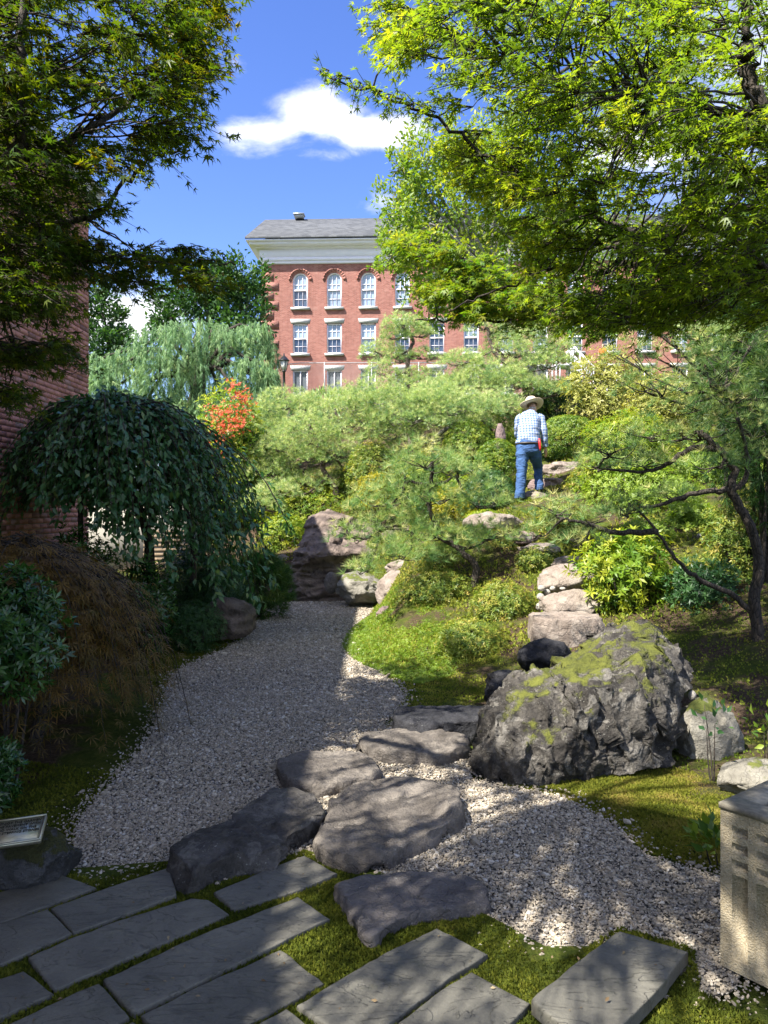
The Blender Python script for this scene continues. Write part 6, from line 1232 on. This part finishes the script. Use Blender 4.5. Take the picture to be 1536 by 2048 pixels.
def build_man():
    f = at(1040, 1003, 11.6); f[2] = gz1(f[0], f[1]); f[2] = at(1040, 1001, 11.6)[2]
    E = empty('person', f, 'man in straw hat, checked shirt and blue jeans climbing the stone steps', 'person'); E.rotation_euler = (R(-5), R(.3), R(-12))
    # body under the clothes
    J = {'pelvis': (.115, .10, .88, .12, .10), 'spine': (.12, .13, 1.05, .12, .09), 'chest': (.13, .20, 1.24, .14, .095), 'neck': (.15, .285, 1.37, .055, .055), 'neck2': (.157, .32, 1.415, .052, .055), 'jaw': (.166, .355, 1.45, .062, .075), 'head': (.168, .36, 1.515, .074, .088), 'crown': (.168, .355, 1.575, .055, .066), 'nose': (.213, .44, 1.495, .012, .014),
         'rs': (.28, .24, 1.31, .05, .05), 're': (.342, .205, 1.08, .04, .04), 'rw': (.37, .255, .845, .027, .022), 'rp': (.378, .265, .79, .034, .018), 'rt0': (.358, .285, .80, .012, .012), 'rt1': (.354, .30, .765, .010, .010),
         'ls': (-.02, .24, 1.31, .05, .05), 'le': (-.055, .33, 1.09, .042, .042), 'lw': (.0, .52, 1.0, .026, .022), 'lp': (.03, .565, .995, .03, .018),
         'rh': (.205, .10, .85, .09, .09), 'rk': (.25, .38, .58, .06, .06), 'ra': (.275, .29, .23, .04, .04), 'lh': (.035, .10, .85, .09, .09), 'lk': (.015, .08, .46, .06, .06), 'la': (.0, 0, .09, .04, .04)}
    ed = [('pelvis', 'spine'), ('spine', 'chest'), ('chest', 'neck'), ('neck', 'neck2'), ('neck2', 'jaw'), ('jaw', 'head'), ('head', 'crown'), ('head', 'nose'), ('chest', 'rs'), ('rs', 're'), ('re', 'rw'), ('rw', 'rp'), ('rp', 'rt0'), ('rt0', 'rt1'), ('chest', 'ls'), ('ls', 'le'), ('le', 'lw'), ('lw', 'lp'), ('pelvis', 'rh'), ('rh', 'rk'), ('rk', 'ra'), ('pelvis', 'lh'), ('lh', 'lk'), ('lk', 'la')]
    for k, (dx, l) in enumerate([(-.022, .062), (-.008, .072), (.008, .068), (.021, .055)]):
        J['f%d' % k] = (.381 + dx * .5, .262 + dx, .762, .0095, .0095); J['g%d' % k] = (.378 + dx * .5, .270 + dx, .762 - l * .55, .0085, .0085); J['h%d' % k] = (.368 + dx * .5, .280 + dx, .762 - l, .007, .007)
        ed += [('rp', 'f%d' % k), ('f%d' % k, 'g%d' % k), ('g%d' % k, 'h%d' % k)]
    skin('body', J, ed, M['skin'], E, 'pelvis', 2)
    def cloth(name, parts, mat, seed, wr=.008):
        a = Acc(); ns = 22
        for rings in parts:   # rings: (x, y, z, rx, ry)
            Rg = crom(rings, len(rings) * 5); T = norm(np.gradient(Rg[:, :3], axis=0)); X = norm(np.cross(np.tile([0, 1., 0], (len(Rg), 1)), T)); Yv = np.cross(T, X); t = np.arange(ns) / ns * 2 * np.pi
            V = Rg[:, None, :3] + Rg[:, 3][:, None, None] * np.cos(t)[None, :, None] * X[:, None] + Rg[:, 4][:, None, None] * np.sin(t)[None, :, None] * Yv[:, None]
            V = V.reshape(-1, 3); i = np.arange(len(Rg) - 1)[:, None] * ns; j = np.arange(ns)[None]; F = np.stack([i + j, i + (j + 1) % ns, i + ns + (j + 1) % ns, i + ns + j], -1).reshape(-1, 4)
            c = np.repeat(Rg[:, :3], ns, 0); V = V + norm(V - c) * (fbm(V * [1, 1, 1.8], 8., 3, seed) * wr)[:, None]; a.add(V, F)
            k = len(Rg) * ns; a.F.setdefault(ns, []).extend([np.arange(ns)[None, ::-1] + a.n - k, np.arange(k - ns, k)[None] + a.n - k]); a.T.setdefault(ns, []).extend([np.full(1, .5)] * 2)
        V = np.concatenate(a.V); o = mesh_np(name, V, [np.concatenate(f) for f in a.F.values()], mat, None, True); o.parent = E; return o
    cloth('shirt', [[(.11, .10, .875, .178, .128), (.113, .105, .95, .178, .128), (.118, .13, 1.05, .172, .125), (.125, .17, 1.17, .178, .125), (.13, .21, 1.27, .182, .12), (.137, .24, 1.335, .155, .105), (.143, .265, 1.375, .10, .085), (.148, .285, 1.405, .062, .062)],
                    [(.245, .235, 1.335, .055, .06), (.29, .235, 1.29, .068, .072), (.318, .225, 1.20, .062, .068), (.342, .205, 1.08, .056, .06), (.356, .225, .96, .05, .052), (.366, .25, .865, .043, .042), (.368, .253, .85, .04, .04)],
                    [(.015, .235, 1.335, .055, .06), (-.03, .24, 1.29, .066, .07), (-.048, .27, 1.19, .06, .064), (-.055, .33, 1.09, .055, .056), (-.03, .42, 1.04, .05, .05), (.0, .50, 1.01, .042, .042)]], M['shirt'], 3., .02)
    cloth('jeans', [[(.112, .10, .925, .166, .12), (.112, .098, .86, .176, .132), (.113, .10, .80, .178, .135), (.114, .11, .745, .165, .12), (.115, .12, .70, .11, .09)],
                    [(.19, .11, .80, .085, .10), (.21, .15, .74, .092, .108), (.232, .24, .65, .088, .096), (.252, .37, .575, .078, .084), (.262, .355, .48, .07, .078), (.27, .315, .34, .066, .074), (.278, .29, .23, .068, .078), (.28, .29, .195, .066, .076)],
                    [(.04, .095, .80, .088, .105), (.032, .09, .72, .098, .112), (.025, .085, .60, .09, .10), (.015, .075, .46, .079, .085), (.006, .04, .28, .074, .08), (-.002, .005, .10, .075, .082), (-.002, .0, .03, .074, .082)]], M['denim'], 5., .018)
    for nm, x, y, z in (('l', 0, 0, 0), ('r', .28, .29, .155)):
        skin('shoe', {'heel': (x, y - .04, z + .045, .045, .04), 'mid': (x + .01, y + .07, z + .045, .046, .042), 'toe': (x + .02, y + .19, z + .035, .042, .03)}, [('heel', 'mid'), ('mid', 'toe')], M['leather'], E, 'mid', 2)
    # hat: lathe, tilted forward
    prof = [(.0, .128), (.04, .128), (.075, .118), (.092, .09), (.100, .02), (.104, .0), (.15, -.012), (.185, -.005), (.19, .002), (.185, .004), (.15, -.004), (.10, .006), (.09, .0)]; ns = 28; V = []
    for k in range(ns):
        t = k / ns * 6.2832
        for r_, h in prof: V.append((r_ * math.cos(t) * .95, r_ * math.sin(t) * 1.08, h - .03 * (abs(math.cos(t)) ** 2) * -1 * (r_ > .12)))
    m = len(prof); F = [(k * m + j, ((k + 1) % ns) * m + j, ((k + 1) % ns) * m + j + 1, k * m + j + 1) for k in range(ns) for j in range(m - 1)]
    o = mesh_np('hat', np.array(V), np.array(F), M['hat'], None, True); o.parent = E; o.location = (.160, .345, 1.535); o.rotation_euler = (R(-10), R(-16), R(-20))
    a = Acc(); a.tube([(.19 * math.cos(t) * .93 + .112, .135 * math.sin(t) + .098, .872) for t in np.linspace(0, 6.2832, 25)], .017, 6); V = np.concatenate(a.V); o = mesh_np('belt', V, [np.concatenate(f) for f in a.F.values()], M['leather'], None); o.parent = E
    a = Acc(); a.tube([(.275, .03, .945), (.285, .022, .88), (.292, .03, .80), (.295, .035, .76)], [.014, .02, .017, .009], 7); V = np.concatenate(a.V); o = mesh_np('pruner_holster', V, [np.concatenate(f) for f in a.F.values()], M['redplastic'], None); o.parent = E; tag(o, 'red handled pruners in a belt pouch')
    skin('hair', {'a': (.162, .32, 1.45, .056, .045), 'b': (.162, .32, 1.50, .07, .06)}, [('a', 'b')], M['hair'], E, 'a', 2)
    # the second person far away near the building
    f = at(1206, 742, 46.); f[2] = at(1206, 745, 46.)[2]
    E = empty('person', f, 'distant person in orange top and blue trousers near the white stair', 'person')
    skin('body', {'p': (0, 0, .92, .13, .1), 'c': (0, 0, 1.3, .14, .09), 'n': (0, 0, 1.5, .05, .05), 'h': (0, 0, 1.62, .085, .095), 'h2': (0, 0, 1.7, .06, .06), 'rs': (.19, 0, 1.4, .05, .05), 're': (.25, .02, 1.12, .04, .04), 'rw': (.24, -.08, .9, .03, .03), 'ls': (-.19, 0, 1.4, .05, .05), 'le': (-.25, .02, 1.12, .04, .04), 'lw': (-.24, -.08, .9, .03, .03), 'rk': (.1, 0, .5, .06, .06), 'ra': (.11, 0, .08, .04, .04), 'lk': (-.1, 0, .5, .06, .06), 'la': (-.11, 0, .08, .04, .04)},
         [('p', 'c'), ('c', 'n'), ('n', 'h'), ('h', 'h2'), ('c', 'rs'), ('rs', 're'), ('re', 'rw'), ('c', 'ls'), ('ls', 'le'), ('le', 'lw'), ('p', 'rk'), ('rk', 'ra'), ('p', 'lk'), ('lk', 'la')], M['skin'], E, 'p', 1)
    skin('top', {'p': (0, 0, .95, .19, .13), 'c': (0, 0, 1.3, .2, .13), 's': (0, 0, 1.44, .13, .1), 'rs': (.19, 0, 1.38, .075, .075), 're': (.24, .02, 1.16, .06, .06), 'ls': (-.19, 0, 1.38, .075, .075), 'le': (-.24, .02, 1.16, .06, .06)}, [('p', 'c'), ('c', 's'), ('c', 'rs'), ('rs', 're'), ('c', 'ls'), ('ls', 'le')], M['orange'], E, 'p', 1)
    skin('trousers', {'p': (0, 0, .9, .17, .13), 'rk': (.1, 0, .5, .09, .09), 'ra': (.11, 0, .05, .075, .075), 'lk': (-.1, 0, .5, .09, .09), 'la': (-.11, 0, .05, .075, .075)}, [('p', 'rk'), ('rk', 'ra'), ('p', 'lk'), ('lk', 'la')], M['denim'], E, 'p', 1)
build_man()
